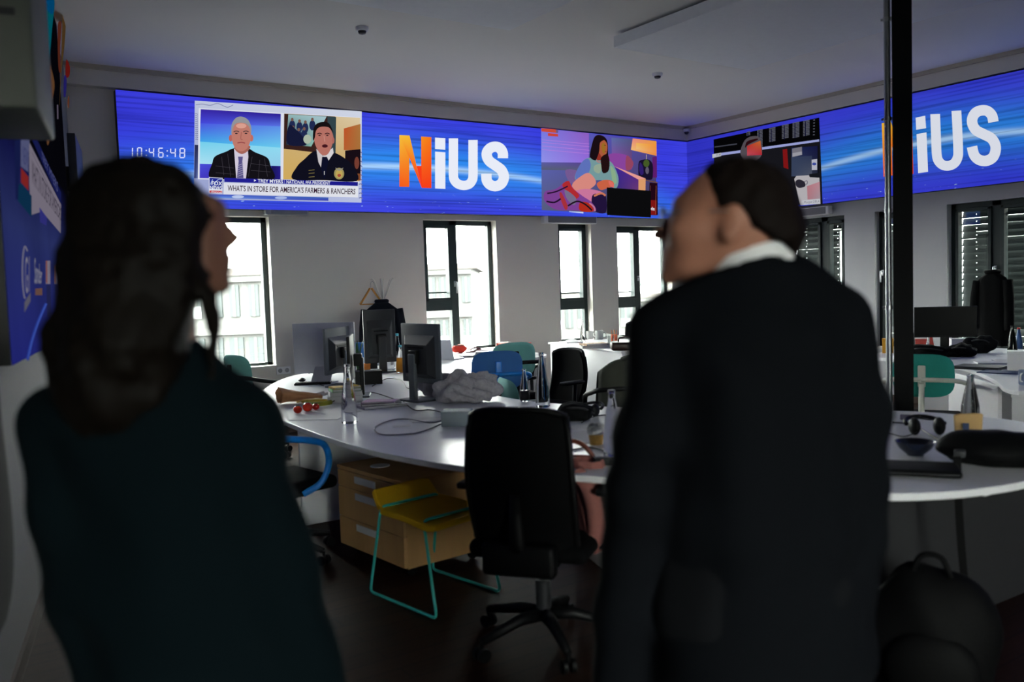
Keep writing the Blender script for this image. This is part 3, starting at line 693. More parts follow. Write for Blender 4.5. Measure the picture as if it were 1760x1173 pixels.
Q.quad((1000, 420), (1300, 400), (1312, 740), (1000, 740), (30, 44, 90), (24, 26, 70), (40, 44, 60), (84, 92, 110)); Q.quad((1000, 520), (1230, 510), (1230, 740), (1000, 740), (60, 72, 100), (50, 60, 90), (88, 94, 110))
Q.poly([(1008, 430), (1118, 408), (1120, 500), (1010, 525)], (130, 128, 140)); Q.poly([(1012, 480), (1118, 462), (1120, 498), (1012, 520)], (170, 170, 180))
Q.poly([(1228, 555), (1290, 546), (1290, 668), (1230, 670)], (196, 198, 214)); Q.oval(1258, 602, 24, 16, (70, 86, 170)); Q.poly([(1296, 400), (1308, 400), (1314, 745), (1296, 745)], (16, 18, 24)); Q.poly([(1205, 715), (1310, 700), (1312, 755), (1205, 748)], (24, 26, 32))
Q.poly([(1036, 770), (1060, 735), (1200, 728), (1210, 750), (1318, 756), (1330, 1050), (1100, 1060)], (196, 192, 196)); Q.quad((1180, 850), (1322, 800), (1330, 990), (1186, 1000), (196, 130, 140), (206, 150, 160), (176, 160, 170), (190, 130, 140))
Q.blob([(1050, 800), (1090, 775), (1150, 800), (1160, 850), (1100, 870), (1060, 850)], (46, 44, 56)); Q.stroke([(1150, 800), (1180, 790), (1184, 820), (1160, 834)], 8, (120, 116, 130))
Q.poly([(1120, 1010), (1328, 990), (1330, 1048), (1110, 1064)], (210, 212, 220)); Q.text('Morgen DELA', (1150, 1018), (1322, 1004), (1322, 1030), (1150, 1044), (120, 122, 136))
Q.build('studio_picture', led2, .75)

# ---------------------------------------------------------------- left wall screen, seen along its face
LO = .10
PL = WP + WN*LO
S0L, S1L = 3.55, 7.0
pl = lambda x, y: on_plane(x, y, PL, WN)
led3 = thing('led_video_wall', 'tall dim video wall on the left wall seen almost edge on', 'video wall', (0, 0, 0))
MB().prism([(p.x, p.y) for p in (lw(S0L, .005, 0), lw(S1L, .005, 0), lw(S1L, LO-.002, 0), lw(S0L, LO-.002, 0))], 1.28, 3.45).build('cabinet', M_LEDBODY, led3)
def left_led_mat():
    m = bpy.data.materials.new('led_side_graphic'); m.use_nodes = True; nt = m.node_tree; L = nt.links.new
    nt.nodes.remove(nt.nodes['Principled BSDF']); e = nt.nodes.new('ShaderNodeEmission'); L(e.outputs[0], nt.nodes['Material Output'].inputs['Surface'])
    tc = nt.nodes.new('ShaderNodeTexCoord'); sx = nt.nodes.new('ShaderNodeSeparateXYZ'); L(tc.outputs['Object'], sx.inputs[0])
    r = nt.nodes.new('ShaderNodeValToRGB'); mr = nt.nodes.new('ShaderNodeMapRange'); L(sx.outputs['Z'], mr.inputs[0]); mr.inputs[1].default_value = 1.28; mr.inputs[2].default_value = 3.45; L(mr.outputs[0], r.inputs[0])
    c = r.color_ramp
    c.elements[0].color = (*lin((46, 52, 150)), 1); c.elements[1].color = (*lin((10, 10, 18)), 1); c.elements[1].position = .45
    k = c.elements.new(.25); k.color = (*lin((56, 66, 130)), 1); k = c.elements.new(.38); k.color = (*lin((30, 34, 96)), 1)
    n = nt.nodes.new('ShaderNodeTexNoise'); n.inputs['Scale'].default_value = 1.5; L(tc.outputs['Object'], n.inputs['Vector'])
    mm = nt.nodes.new('ShaderNodeMath'); mm.operation = 'MULTIPLY_ADD'; mm.inputs[1].default_value = .35; mm.inputs[2].default_value = .28; L(n.outputs['Fac'], mm.inputs[0])
    L(r.outputs[0], e.inputs['Color']); L(mm.outputs[0], e.inputs['Strength']); return m
qa, qb = lw(S0L, LO, 0), lw(S1L, LO, 0)
MB().add([(qa.x, qa.y, 1.28), (qb.x, qb.y, 1.28), (qb.x, qb.y, 3.45), (qa.x, qa.y, 3.45)], [(0, 1, 2, 3)]).build('screen', left_led_mat(), led3)
V = Pic(pl, WN, .0008)
V.zoom(0, 0, 4.8875)
V.blob([(372, 0), (455, 0), (436, 250), (415, 520), (402, 760), (386, 620), (362, 250), (362, 90)], (0, 96, 110)); V.blob([(380, 0), (450, 0), (440, 120), (376, 60)], (0, 80, 130))
V.blob([(418, 560), (432, 590), (455, 720), (430, 900), (412, 1180), (388, 1180), (400, 800)], (112, 76, 48)); V.blob([(350, 240), (340, 480), (320, 700), (305, 1100), (290, 1100), (310, 640), (330, 400)], (112, 80, 84))
V.blob([(480, 220), (510, 200), (500, 420), (505, 600), (485, 560)], (96, 44, 30)); V.blob([(525, 40), (550, 60), (540, 330), (512, 600), (492, 900), (505, 560)], (84, 62, 34)); V.blob([(550, 500), (580, 560), (575, 640), (545, 640)], (110, 26, 22)); V.blob([(530, 640), (552, 660), (545, 800), (526, 800)], (40, 36, 110))
V.blob([(560, 840), (572, 800), (572, 900), (562, 900)], (110, 60, 40)); V.stroke([(472, 880), (474, 1000)], 10, (110, 100, 120), smooth=False)
V.zoom(0, 200, 4.8875)
V.poly([(210, 105), (240, 75), (500, 640), (500, 740)], (28, 34, 92)); V.poly([(225, 215), (500, 745), (495, 985), (335, 800), (240, 830), (225, 560)], (140, 132, 148))
V.poly([(150, 120), (230, 120), (215, 470), (150, 420)], (96, 100, 140)); V.poly([(150, 430), (215, 510), (215, 625), (150, 555)], (150, 44, 44)); V.poly([(120, 580), (150, 560), (240, 670), (240, 850), (120, 710)], (16, 56, 88)); V.poly([(90, 120), (150, 110), (120, 700), (100, 700)], (26, 34, 84))
V.poly([(305, 765), (370, 850), (365, 920), (310, 890)], (56, 56, 140))
V.text('NEWS', (158, 240), (212, 300), (210, 430), (158, 390), (60, 66, 120)); V.stroke([(236, 300), (490, 800)], 3, (90, 84, 100), smooth=False)
V.text("WHAT'S IN STORE FOR AMERICA'S", (232, 350), (490, 770), (488, 880), (234, 560), (56, 50, 66), .0); V.text('TREY MYERS', (318, 290), (460, 560), (458, 640), (316, 350), (96, 100, 150))
V.zoom(0, 420, 4.8875)
V.stroke([(190, 60), (165, 20), (148, 130), (146, 300), (160, 440), (172, 450)], 9, (150, 146, 160)); V.text('G1', (165, 110), (205, 100), (205, 400), (170, 420), (150, 146, 160)); V.poly([(158, 490), (212, 405), (212, 480), (158, 575)], (104, 102, 120))
V.text('Sonder', (246, 110), (312, 190), (312, 330), (246, 330), (150, 150, 166), .01); V.poly([(250, 375), (312, 370), (312, 430), (250, 430)], (120, 88, 80))
for x, w in ((342, 40), (410, 26)):
    V.poly([(x, 140 if x < 400 else 180), (x+w, 140 if x < 400 else 180), (x+w, 335), (x, 335)], (140, 132, 150)); V.poly([(x, 140 if x < 400 else 180), (x+w*.3, 140 if x < 400 else 180), (x+w*.3, 335), (x, 320)], (150, 90, 84)); V.poly([(x+2, 345), (x+w, 345), (x+w+2, 610 if x < 400 else 540), (x+6, 610 if x < 400 else 540)], (40, 44, 90))
V.stroke([(335, 500), (260, 660), (200, 830), (165, 980)], 24, (52, 76, 180)); V.stroke([(335, 500), (262, 660), (202, 830), (170, 960)], 7, (80, 110, 210))
V.build('mirrored_picture', led3, .6)

# ================================================================== PEOPLE
# bodies, hair and clothes are each grown as one smooth surface from a distance field
def smin(a, b, k): h = np.clip(.5+.5*(b-a)/k, 0, 1); return b*(1-h)+a*h-k*h*(1-h)
class Field:
    def __init__(s, lo, hi, h):
        s.h = h; s.lo = np.array(lo, float); n = np.ceil((np.array(hi)-s.lo)/h).astype(int)+1; s.n = n
        g = np.meshgrid(*[s.lo[i]+h*np.arange(n[i]) for i in range(3)], indexing='ij'); s.X, s.Y, s.Z = g
        s.d = np.full(n, 1.0)
    def _in(s, v, k, op='add'):
        if op == 'add': s.d = smin(s.d, v, k)
        elif op == 'sub': s.d = np.maximum(s.d, -v)
        elif op == 'and': s.d = np.maximum(s.d, v)
    def ell(s, c, r, k=.02, rot=None, op='add'):
        q = np.stack([s.X-c[0], s.Y-c[1], s.Z-c[2]], -1)
        if rot is not None: q = q @ np.array(Euler(rot).to_matrix())
        r = np.array(r, float); k0 = np.linalg.norm(q/r, axis=-1); k1 = np.linalg.norm(q/(r*r), axis=-1)+1e-9
        s._in(k0*(k0-1)/k1, k, op); return s
    def cone(s, a, b, ra, rb, k=.02, sq=(1, 1, 1), op='add'):
        a, b, q = np.array(a, float), np.array(b, float), np.array(sq, float)
        P = np.stack([s.X, s.Y, s.Z], -1); ab = (b-a)/q; pa = (P-a)/q
        t = np.clip((pa @ ab)/(ab @ ab+1e-12), 0, 1)
        s._in((np.linalg.norm(pa-t[..., None]*ab, axis=-1)-(ra+(rb-ra)*t))*min(q), k, op); return s
    def chain(s, pts, k=.02, sq=(1, 1, 1)):
        for (a, ra), (b, rb) in zip(pts[:-1], pts[1:]): s.cone(a, b, ra, rb, k, sq)
        return s
    def turn(s, a, c):
        s.keep = (s.X, s.Y); x, y = s.X-c[0], s.Y-c[1]; ca, sa = math.cos(a), math.sin(a)
        s.X, s.Y = c[0]+x*ca+y*sa, c[1]-x*sa+y*ca; return s
    def straight(s): s.X, s.Y = s.keep; return s
    def noise(s, amp, f, seed=0):
        r = np.random.RandomState(seed)
        for _ in range(6):
            v = r.normal(size=3)*f; p = r.rand()*6.28
            s.d = s.d + amp/3*np.sin(v[0]*s.X+v[1]*s.Y+v[2]*s.Z+p)
        return s
    def build(s, name, m, parent):
        d = s.d; n = d.shape; ins = d < 0
        c = ins[:-1, :-1, :-1].astype(np.int8)
        for i in (0, 1):
            for j in (0, 1):
                for k in (0, 1):
                    if i+j+k: c = c+ins[i:n[0]-1+i, j:n[1]-1+j, k:n[2]-1+k]
        cells = np.argwhere((c > 0) & (c < 8)); idx = -np.ones(c.shape, int); idx[tuple(cells.T)] = np.arange(len(cells))
        acc = np.zeros((len(cells), 3)); cnt = np.zeros(len(cells))
        cor = [(i, j, k) for i in (0, 1) for j in (0, 1) for k in (0, 1)]
        for a in cor:
            for b in cor:
                if sum(b)-sum(a) == 1 and all(y >= x for x, y in zip(a, b)):
                    da = d[tuple((cells+a).T)]; db = d[tuple((cells+b).T)]; x = (da < 0) != (db < 0)
                    t = np.where(x, da/np.where(x, da-db, 1), 0)
                    acc[x] += (np.array(a)+t[:, None]*(np.array(b)-np.array(a)))[x]; cnt[x] += 1
        V = s.lo+s.h*(cells+acc/np.maximum(cnt, 1)[:, None]); F = []
        for ax in range(3):
            sl0 = [slice(1, n[i]-1) for i in range(3)]; sl0[ax] = slice(0, n[ax]-1); sl1 = list(sl0); sl1[ax] = slice(1, n[ax])
            A, B = ins[tuple(sl0)], ins[tuple(sl1)]; e = np.argwhere(A != B)
            off = np.array([1, 1, 1]); off[ax] = 0; e0 = e+off
            u, v = [(1, 2), (2, 0), (0, 1)][ax]
            du = np.zeros(3, int); du[u] = 1; dv = np.zeros(3, int); dv[v] = 1
            q = np.stack([idx[tuple((e0-du-dv).T)], idx[tuple((e0-dv).T)], idx[tuple(e0.T)], idx[tuple((e0-du).T)]], 1)
            fl_ = ~A[tuple(e.T)]; q[fl_] = q[fl_][:, ::-1]; F.append(q)
        F = np.concatenate(F); F = F[(F >= 0).all(1)]
        me = bpy.data.meshes.new(name); me.from_pydata(V.tolist(), [], F.tolist()); me.materials.append(m)
        me.polygons.foreach_set('use_smooth', [True]*len(me.polygons))
        o = bpy.data.objects.new(name, me); COL.objects.link(o); o.parent = parent
        sm = o.modifiers.new('smooth', 'SMOOTH'); sm.factor = .5; sm.iterations = 3
        return o
def hand(F, wrist, d, side, palm_n, L=.185):
    """relaxed hand: palm, four unequal curled fingers, thumb off the side of the palm; d: down direction, side: towards the thumb"""
    w = np.array(wrist, float); d = np.array(d, float)/np.linalg.norm(d); s = np.array(side, float); s /= np.linalg.norm(s); n = np.array(palm_n, float); n /= np.linalg.norm(n)
    pal = w+d*.05
    F.ell(pal, (.02, .042, .055), .01) if abs(s[1]) > .6 else F.ell(pal, (.042, .02, .055), .01)
    for i, (off, l) in enumerate(((.03, .072), (.010, .082), (-.011, .076), (-.031, .060))):
        a = w+d*.088+s*off; b = a+d*l*.45+n*.006; c = b+d*l*.32+n*.016; e = c+d*l*.22+n*.022
        F.chain([(a, .0095), (b, .009), (c, .0082), (e, .0072)], .004)
    a = w+d*.028+s*.030; b = a+d*.035+s*.020+n*.012; c = b+d*.034+s*.004+n*.012
    F.chain([(a, .013), (b, .0105), (c, .0085)], .006)

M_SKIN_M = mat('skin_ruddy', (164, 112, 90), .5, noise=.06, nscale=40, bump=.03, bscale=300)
M_SKIN_W = mat('skin_shaded', (98, 66, 54), .5, noise=.05, nscale=40)  # darkened: the shade on her face is put into the skin colour
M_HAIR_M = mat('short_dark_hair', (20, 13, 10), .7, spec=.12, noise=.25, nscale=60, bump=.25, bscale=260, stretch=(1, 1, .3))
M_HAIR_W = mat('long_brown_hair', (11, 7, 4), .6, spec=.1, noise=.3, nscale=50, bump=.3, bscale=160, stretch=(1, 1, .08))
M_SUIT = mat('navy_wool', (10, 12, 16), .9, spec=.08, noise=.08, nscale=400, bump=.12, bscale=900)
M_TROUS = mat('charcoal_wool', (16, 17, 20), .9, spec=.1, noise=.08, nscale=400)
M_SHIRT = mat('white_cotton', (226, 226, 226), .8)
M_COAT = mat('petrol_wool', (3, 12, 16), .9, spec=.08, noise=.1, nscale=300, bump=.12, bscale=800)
M_SHOE = mat('black_leather', (14, 13, 13), .4)

# ---- man in the dark suit: x to the camera's right, y away from the camera
man_at = RH*.437 + FH*1.62
man = thing('person', 'person in dark navy suit seen from behind, head turned left and raised', 'person', (man_at.x, man_at.y, 0), -YAW)
HT = .0
def mhead(F, k=.012):
    cx, cz = -.035, 1.612
    F.ell((cx+.022, .015, cz+.012), (.100, .076, .098), .02, (0, .25, 0))            # skull
    F.ell((cx-.040, .018, cz-.024), (.062, .066, .084), .03)                          # face block
    F.ell((cx-.068, .020, cz-.076), (.046, .050, .036), .03)                          # jaw
    F.ell((cx-.084, .022, cz-.060), (.030, .036, .036), .02)
    F.ell((cx-.104, .022, cz-.102), (.019, .024, .018), .016)                         # chin
    F.chain([((cx-.084, .024, cz+.022), .008), ((cx-.118, .026, cz-.016), .010), ((cx-.128, .026, cz-.022), .011)], .012)   # nose
    F.ell((cx-.112, .036, cz-.022), (.012, .009, .008), .008); F.ell((cx-.112, .016, cz-.022), (.012, .009, .008), .008)
    F.ell((cx-.074, .020, cz+.036), (.018, .044, .012), .014)                         # brow
    F.ell((cx-.108, .024, cz-.054), (.012, .024, .007), .007); F.ell((cx-.106, .024, cz-.069), (.012, .022, .007), .007)    # lips
    for yy in (-.008, .052): F.ell((cx-.078, yy, cz+.012), (.012, .014, .010), .006)  # eyes
    F.ell((cx-.062, -.034, cz-.020), (.036, .022, .030), .02)                         # cheek
    for sy in (-1, 1):                                                                # ears
        F.ell((cx+.018, .015+sy*.078, cz-.012), (.020, .012, .036), .008, (sy*.25, .2, 0))
        F.ell((cx+.008, .015+sy*.080, cz-.036), (.011, .008, .014), .006)
        F.ell((cx+.014, .015+sy*.088, cz-.010), (.010, .006, .020), .004, op='sub')
HTURN, HC = -.30, (-.030, .015)                 # the head is turned well past the left shoulder line, a little away
Fb = Field((-.34, -.30, -.02), (.38, .36, 1.76), .009)
Fb.turn(HTURN, HC); mhead(Fb); Fb.straight()
Fb.cone((.010, .012, 1.44), (-.012, .014, 1.57), .068, .060, .03)
Fb.cone((0, .01, 1.40), (0, .01, 1.15), .085, .10, .03, (1.35, .85, 1)); Fb.cone((0, .01, 1.15), (0, .01, .95), .10, .11, .03, (1.2, .85, 1))
for sx in (-1, 1):
    wx = -.250 if sx < 0 else .186
    Fb.chain([((sx*.16, .005, 1.40), .048), ((-.204 if sx < 0 else .192, .0, 1.12), .040), ((wx, .04, .745), .030)], .02)
    hand(Fb, (wx, .045, .73), (0, .12, -1), (0, 1, .1), (-sx, 0, 0))
    Fb.chain([((sx*.085, .01, .92), .085), ((sx*.095, .02, .50), .055), ((sx*.10, .0, .10), .036)], .02)
    Fb.cone((sx*.10, -.02, .045), (sx*.115, .15, .03), .04, .03, .02)
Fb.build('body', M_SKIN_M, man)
Fh = Field((-.20, -.16, 1.44), (.18, .19, 1.76), .006)
Fh.turn(HTURN, HC)
Fh.ell((-.008, .015, 1.628), (.106, .084, .098), .02, (0, .25, 0)); Fh.ell((.040, .012, 1.585), (.062, .072, .062), .03)
Fh.cone((.060, .012, 1.58), (.058, .012, 1.558), .048, .040, .02)
Fh.d = np.maximum(Fh.d, -(np.sqrt(((Fh.X+.150)/.094)**2+((Fh.Z-1.585)/.105)**2)-1)*.09)           # hairline off the face
Fh.d = np.maximum(Fh.d, -(np.sqrt(((Fh.X+.018)/.034)**2+((Fh.Z-1.585)/.050)**2)-1)*.03)           # round the ear
Fh.d = np.maximum(Fh.d, (1.650-Fh.Z)-(Fh.X+.048)*2.6)
Fh.straight()
Fh.d = np.maximum(Fh.d, 1.590-.55*Fh.X-Fh.Z)                                                     # clipped nape
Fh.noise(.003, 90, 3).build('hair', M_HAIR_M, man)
# glasses low on the nose, seen from the side
gl = MB(); cx, cz = -.035, 1.612
for yy in (-.004, .050): gl.tube([(cx-.112, yy+.024*math.cos(t), cz+.010+.019*math.sin(t)) for t in [2*math.pi*i/16 for i in range(16)]], .0018, 6, closed=True)
gl.tube([(cx-.112, .018, cz+.014), (cx-.116, .023, cz+.016), (cx-.112, .028, cz+.014)], .0018, 6)
for yy in (-.030, .076): gl.tube([(cx-.112, yy+.002*(1 if yy > 0 else -1), cz+.016), (cx-.05, yy+.012*(1 if yy > 0 else -1), cz+.014), (cx+.012, (-.068 if yy < 0 else .098), cz+.010)], .0018, 6)
def _t(v):
    x, y = v[0]-HC[0], v[1]-HC[1]; ca, sa = math.cos(HTURN), math.sin(HTURN); return (HC[0]+x*ca-y*sa, HC[1]+x*sa+y*ca, v[2])
gl.v = [_t(v) for v in gl.v]
gl.build('glasses', M_CHROME, man, smooth=True)
# shirt collar: a folded band standing round the neck, high at the nape
sc_ = MB()
def collar(r0, r1, zlo, zhi, th):
    def fn(u, v):
        t = 2*math.pi*u+math.pi/2; c, d = math.cos(t), math.sin(t)
        lift = .016*(-d)+.018*c
        r = r0*(1-v)+r1*v
        return (.008+r*1.02*c, .014+r*.98*d, zlo*(1-v)+zhi*v+lift)
    sc_.grid(fn, 40, 3, th)
collar(.081, .072, 1.500, 1.545, .004); collar(.084, .077, 1.495, 1.543, .003)
sc_.build('shirt_collar', M_SHIRT, man, smooth=True)
Fj = Field((-.40, -.34, .64), (.44, .38, 1.60), .009)
Fj.cone((.010, .015, 1.47), (.010, .015, 1.51), .088, .084, .03, (1.05, .95, 1))
Fj.cone((.01, .01, 1.45), (.01, .01, 1.40), .085, .115, .06, (1.30, .85, 1))
Fj.cone((.01, .005, 1.36), (.01, .0, 1.10), .134, .134, .06, (1.30, .95, 1)); Fj.cone((.01, .0, 1.10), (.01, .0, .78), .136, .165, .06, (1.25, .95, 1))
Fj.cone((-.080, .01, 1.468), (-.115, .01, 1.435), .050, .056, .05); Fj.cone((.10, .01, 1.465), (.165, .01, 1.415), .052, .060, .05)
for ch in ([((-.160, .005, 1.402), .061), ((-.178, .0, 1.24), .062), ((-.208, .0, 1.10), .062), ((-.250, .04, .735), .055)], [((.170, .005, 1.400), .064), ((.190, .0, 1.25), .064), ((.192, .0, 1.10), .062), ((.186, .04, .735), .054)]):
    Fj.chain(ch, .035)
Fj.chain([((-.05, -.10, 1.30), .03), ((-.04, -.11, 1.0), .03)], .05)
Fj.cone((0, .22, 1.50), (0, .20, 1.24), .05, .035, .01, op='sub')
Fj.noise(.006, 22, 5)
Fj.d = np.maximum(Fj.d, .70-Fj.Z); Fj.d = np.maximum(Fj.d, (Fj.Z-1.526)-(Fj.X)*.26+(Fj.Y)*.2)
Fj.cone((.010, .015, 1.38), (.010, .015, 1.66), .079, .079, .01, (1.04, .95, 1), op='sub')
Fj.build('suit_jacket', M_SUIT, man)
Ft = Field((-.28, -.26, .02), (.28, .26, 1.0), .010)
Ft.cone((0, .0, .95), (0, .0, .88), .145, .15, .04, (1.25, .95, 1))
for sx in (-1, 1): Ft.chain([((sx*.08, .0, .88), .105), ((sx*.095, .01, .50), .082), ((sx*.10, -.005, .07), .074)], .03)
Ft.noise(.005, 20, 2); Ft.d = np.maximum(Ft.d, .045-Ft.Z); Ft.build('trousers', M_TROUS, man)
for sx in (-1, 1):
    b = MB(); b.ell((sx*.108, .07, .040), (.048, .135, .045), 18, 10, warp=lambda p: 1.0 if p.z > -.75 else .92); b.box((sx*.108, .06, .008), (.084, .24, .016))
    b.build('shoe', M_SHOE, man, smooth=True)

# ---- woman in the petrol coat
wom_at = -RH*.565 + FH*1.40
wom = thing('person', 'person with long wavy brown hair in dark petrol coat seen from behind', 'person', (wom_at.x, wom_at.y, 0), -YAW)
def whead(F):
    cx, cz = .005, 1.615
    F.ell((cx-.015, .0, cz+.010), (.088, .070, .092), .02, (0, -.1, 0)); F.ell((cx+.056, .018, cz-.022), (.050, .056, .080), .03); F.ell((cx+.060, .022, cz-.080), (.038, .040, .030), .025)
    F.ell((cx+.090, .024, cz-.096), (.016, .019, .017), .012)
    F.chain([((cx+.096, .022, cz+.010), .006), ((cx+.113, .025, cz-.012), .0075), ((cx+.122, .026, cz-.021), .0085)], .010)
    F.ell((cx+.108, .026, cz-.030), (.010, .013, .006), .008); F.ell((cx+.088, .020, cz+.030), (.018, .036, .014), .016)
    F.ell((cx+.104, .025, cz-.052), (.010, .018, .006), .005); F.ell((cx+.102, .025, cz-.066), (.010, .016, .006), .005)
    for yy in (.000, .046): F.ell((cx+.088, yy, cz+.006), (.010, .012, .008), .005)
    for sy in (-1, 1): F.ell((cx-.005, sy*.072, cz-.015), (.016, .009, .028), .006)
Fb = Field((-.34, -.28, -.02), (.34, .34, 1.74), .009)
whead(Fb)
Fb.cone((.0, .0, 1.36), (.008, .004, 1.54), .056, .050, .025)
Fb.cone((-.015, 0, 1.29), (-.015, 0, 1.12), .065, .082, .03, (1.25, .85, 1)); Fb.cone((-.015, 0, 1.12), (-.01, 0, .92), .082, .105, .03, (1.2, .85, 1))
for sx in (-1, 1):
    wx = -.112 if sx < 0 else .222
    Fb.chain([((sx*.145-.024, 0, 1.30), .044), ((-.142 if sx < 0 else .182, .0, 1.02), .036), ((wx, .03, .79), .026)], .03)
    hand(Fb, (wx, .034, .775), (0, .12, -1), (0, 1, .1), (-sx, 0, 0))
    Fb.chain([((sx*.07+.02, 0, .86), .065), ((sx*.085, .01, .47), .052), ((sx*.085, 0, .12), .034)], .02); Fb.cone((sx*.085, -.02, .06), (sx*.095, .14, .03), .035, .026, .02)
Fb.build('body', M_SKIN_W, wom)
Fh = Field((-.25, -.20, 1.24), (.20, .20, 1.78), .007)
Fh.ell((-.020, -.006, 1.632), (.108, .094, .096), .03); Fh.ell((-.045, -.02, 1.55), (.090, .085, .10), .04)
Fh.ell((.030, -.028, 1.600), (.074, .066, .092), .03)
Fh.chain([((-.075, -.02, 1.56), .056), ((-.092, -.03, 1.48), .050), ((-.108, -.035, 1.425), .050), ((-.098, -.04, 1.37), .048), ((-.075, -.05, 1.325), .036)], .03)
Fh.chain([((-.02, -.05, 1.54), .070), ((-.03, -.065, 1.45), .075), ((-.05, -.07, 1.38), .068), ((-.055, -.065, 1.325), .050)], .03)
Fh.chain([((.030, -.045, 1.57), .055), ((.020, -.05, 1.49), .046), ((.004, -.06, 1.43), .046), ((-.005, -.065, 1.37), .040)], .03)
Fh.chain([((.070, -.02, 1.57), .026), ((.094, -.04, 1.515), .014), ((.104, -.05, 1.465), .010), ((.098, -.05, 1.42), .008), ((.100, -.05, 1.378), .004)], .008)
Fh.d = np.maximum(Fh.d, -(np.sqrt(((Fh.X-.150)/.062)**2+((Fh.Z-1.575)/.100)**2)-1)*.06)
Fh.noise(.006, 60, 4); Fh.noise(.003, 130, 9)
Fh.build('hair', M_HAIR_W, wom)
Fj = Field((-.42, -.36, .28), (.42, .36, 1.52), .010)
Fj.cone((-.01, 0, 1.385), (-.01, 0, 1.415), .064, .058, .03)
Fj.cone((-.01, 0, 1.34), (-.01, 0, 1.29), .075, .10, .06, (1.35, .9, 1)); Fj.cone((-.018, 0, 1.27), (.008, 0, 1.05), .112, .108, .06, (1.28, .95, 1)); Fj.cone((.008, 0, 1.05), (.06, 0, .38), .110, .20, .06, (1.25, .95, 1))
for sx in (-1, 1):
    Fj.cone((sx*.08-.015, 0, 1.355), (sx*.135-.015, 0, 1.31), .042, .054, .05)
    Fj.chain(([((-.169, 0, 1.30), .060), ((-.166, -.005, 1.16), .055), ((-.142, .0, 1.02), .053), ((-.112, .03, .80), .050)] if sx < 0 else [((.121, 0, 1.30), .060), ((.142, -.005, 1.16), .056), ((.182, .0, 1.02), .055), ((.222, .03, .80), .052)]), .035)
Fj.noise(.007, 20, 8); Fj.d = np.maximum(Fj.d, .36-Fj.Z)
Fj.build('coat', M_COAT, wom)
Ft = Field((-.2, -.2, .08), (.2, .25, .5), .010)
for sx in (-1, 1): Ft.chain([((sx*.085, 0, .48), .068), ((sx*.085, 0, .13), .05)], .01)
Ft.build('trousers', M_TROUS, wom)
for sx in (-1, 1):
    b = MB(); b.ell((sx*.09, .06, .045), (.040, .12, .05), 18, 10); b.box((sx*.09, -.02, .022), (.05, .05, .044)); b.build('shoe', M_SHOE, wom, smooth=True)

# ================================================================== DESKS AND LARGE FIXTURES
M_EDGE = mat('desk_edge_band', (196, 196, 200), .5)
M_OAK = mat('oak_veneer', (196, 152, 100), .5, noise=.16, nscale=9, stretch=(1.5, 1.5, .12))
M_TEALWIRE = mat('teal_painted_steel', (58, 190, 186), .4)
M_YELLOW = mat('mustard_felt', (226, 178, 8), .9, noise=.08, nscale=120, bump=.1, bscale=500)
DT = .74
def top_shape(outline, n=5): return [(p.x, p.y) for p in spline([(a, b, 0) for a, b in outline], n, True)]
desk = thing('newsroom_desk', 'large curved white desk snaking through the middle of the room', 'desk', (3.0, 5.0, 0))
DO = Vector((3.0, 5.0, 0))
out = top_shape([(3.08, 8.05), (2.74, 7.74), (2.37, 7.13), (2.04, 6.38), (1.90, 5.86), (1.78, 4.98), (1.75, 4.06), (1.80, 3.56), (1.92, 3.12), (2.22, 2.57), (2.50, 2.05), (2.78, 1.72), (3.08, 1.57), (3.45, 1.53), (3.95, 1.60), (4.38, 1.85), (4.55, 2.20), (4.56, 2.48), (4.46, 2.80), (3.98, 3.40), (3.55, 4.02), (3.39, 4.40), (3.32, 4.80), (3.38, 5.35), (3.62, 6.0), (3.95, 6.54), (4.41, 6.98), (5.0, 7.45), (5.50, 7.58), (5.78, 7.85), (5.84, 8.4), (5.70, 8.98), (5.2, 9.12), (4.6, 8.92), (3.78, 8.40)])
MB().prism([(x-DO.x, y-DO.y) for x, y in out], DT-.028, DT).build('desk_top', [M_WHITE], desk, bevel=.004)
def panel(a, b, z0=0.0, z1=DT-.028, th=.025, name='leg_panel', m=M_WHITE, root=desk, O=DO):
    a, b = Vector((*a, 0))-O, Vector((*b, 0))-O; c = (a+b)/2; ang = math.atan2(b.y-a.y, b.x-a.x)
    return MB().box((c.x, c.y, (z0+z1)/2), ((b-a).length, th, z1-z0), rot=(0, 0, ang)).build(name, m, root, bevel=.002)
panel((1.98, 5.40), (3.15, 5.36)); panel((3.15, 5.36), (3.20, 7.6)); panel((2.55, 2.45), (3.05, 3.9)); M_CHARCOAL = mat('charcoal_laminate', (52, 52, 54), .6, spec=.2)
panel((2.95, 2.02), (4.25, 1.98), m=M_CHARCOAL); panel((4.25, 1.98), (4.30, 2.7), m=M_CHARCOAL)  # near-lobe panels darker than the desk's other panels
panel((4.75, 7.36), (5.66, 7.70), m=M_GREYW); panel((5.66, 7.70), (5.66, 8.7), m=M_GREYW); panel((3.3, 7.9), (4.9, 8.85))
# cable tray clip under the near edge
MB().box((3.22-DO.x, 1.66-DO.y, DT-.045), (.10, .05, .03)).build('cable_clip', M_WHITE, desk)

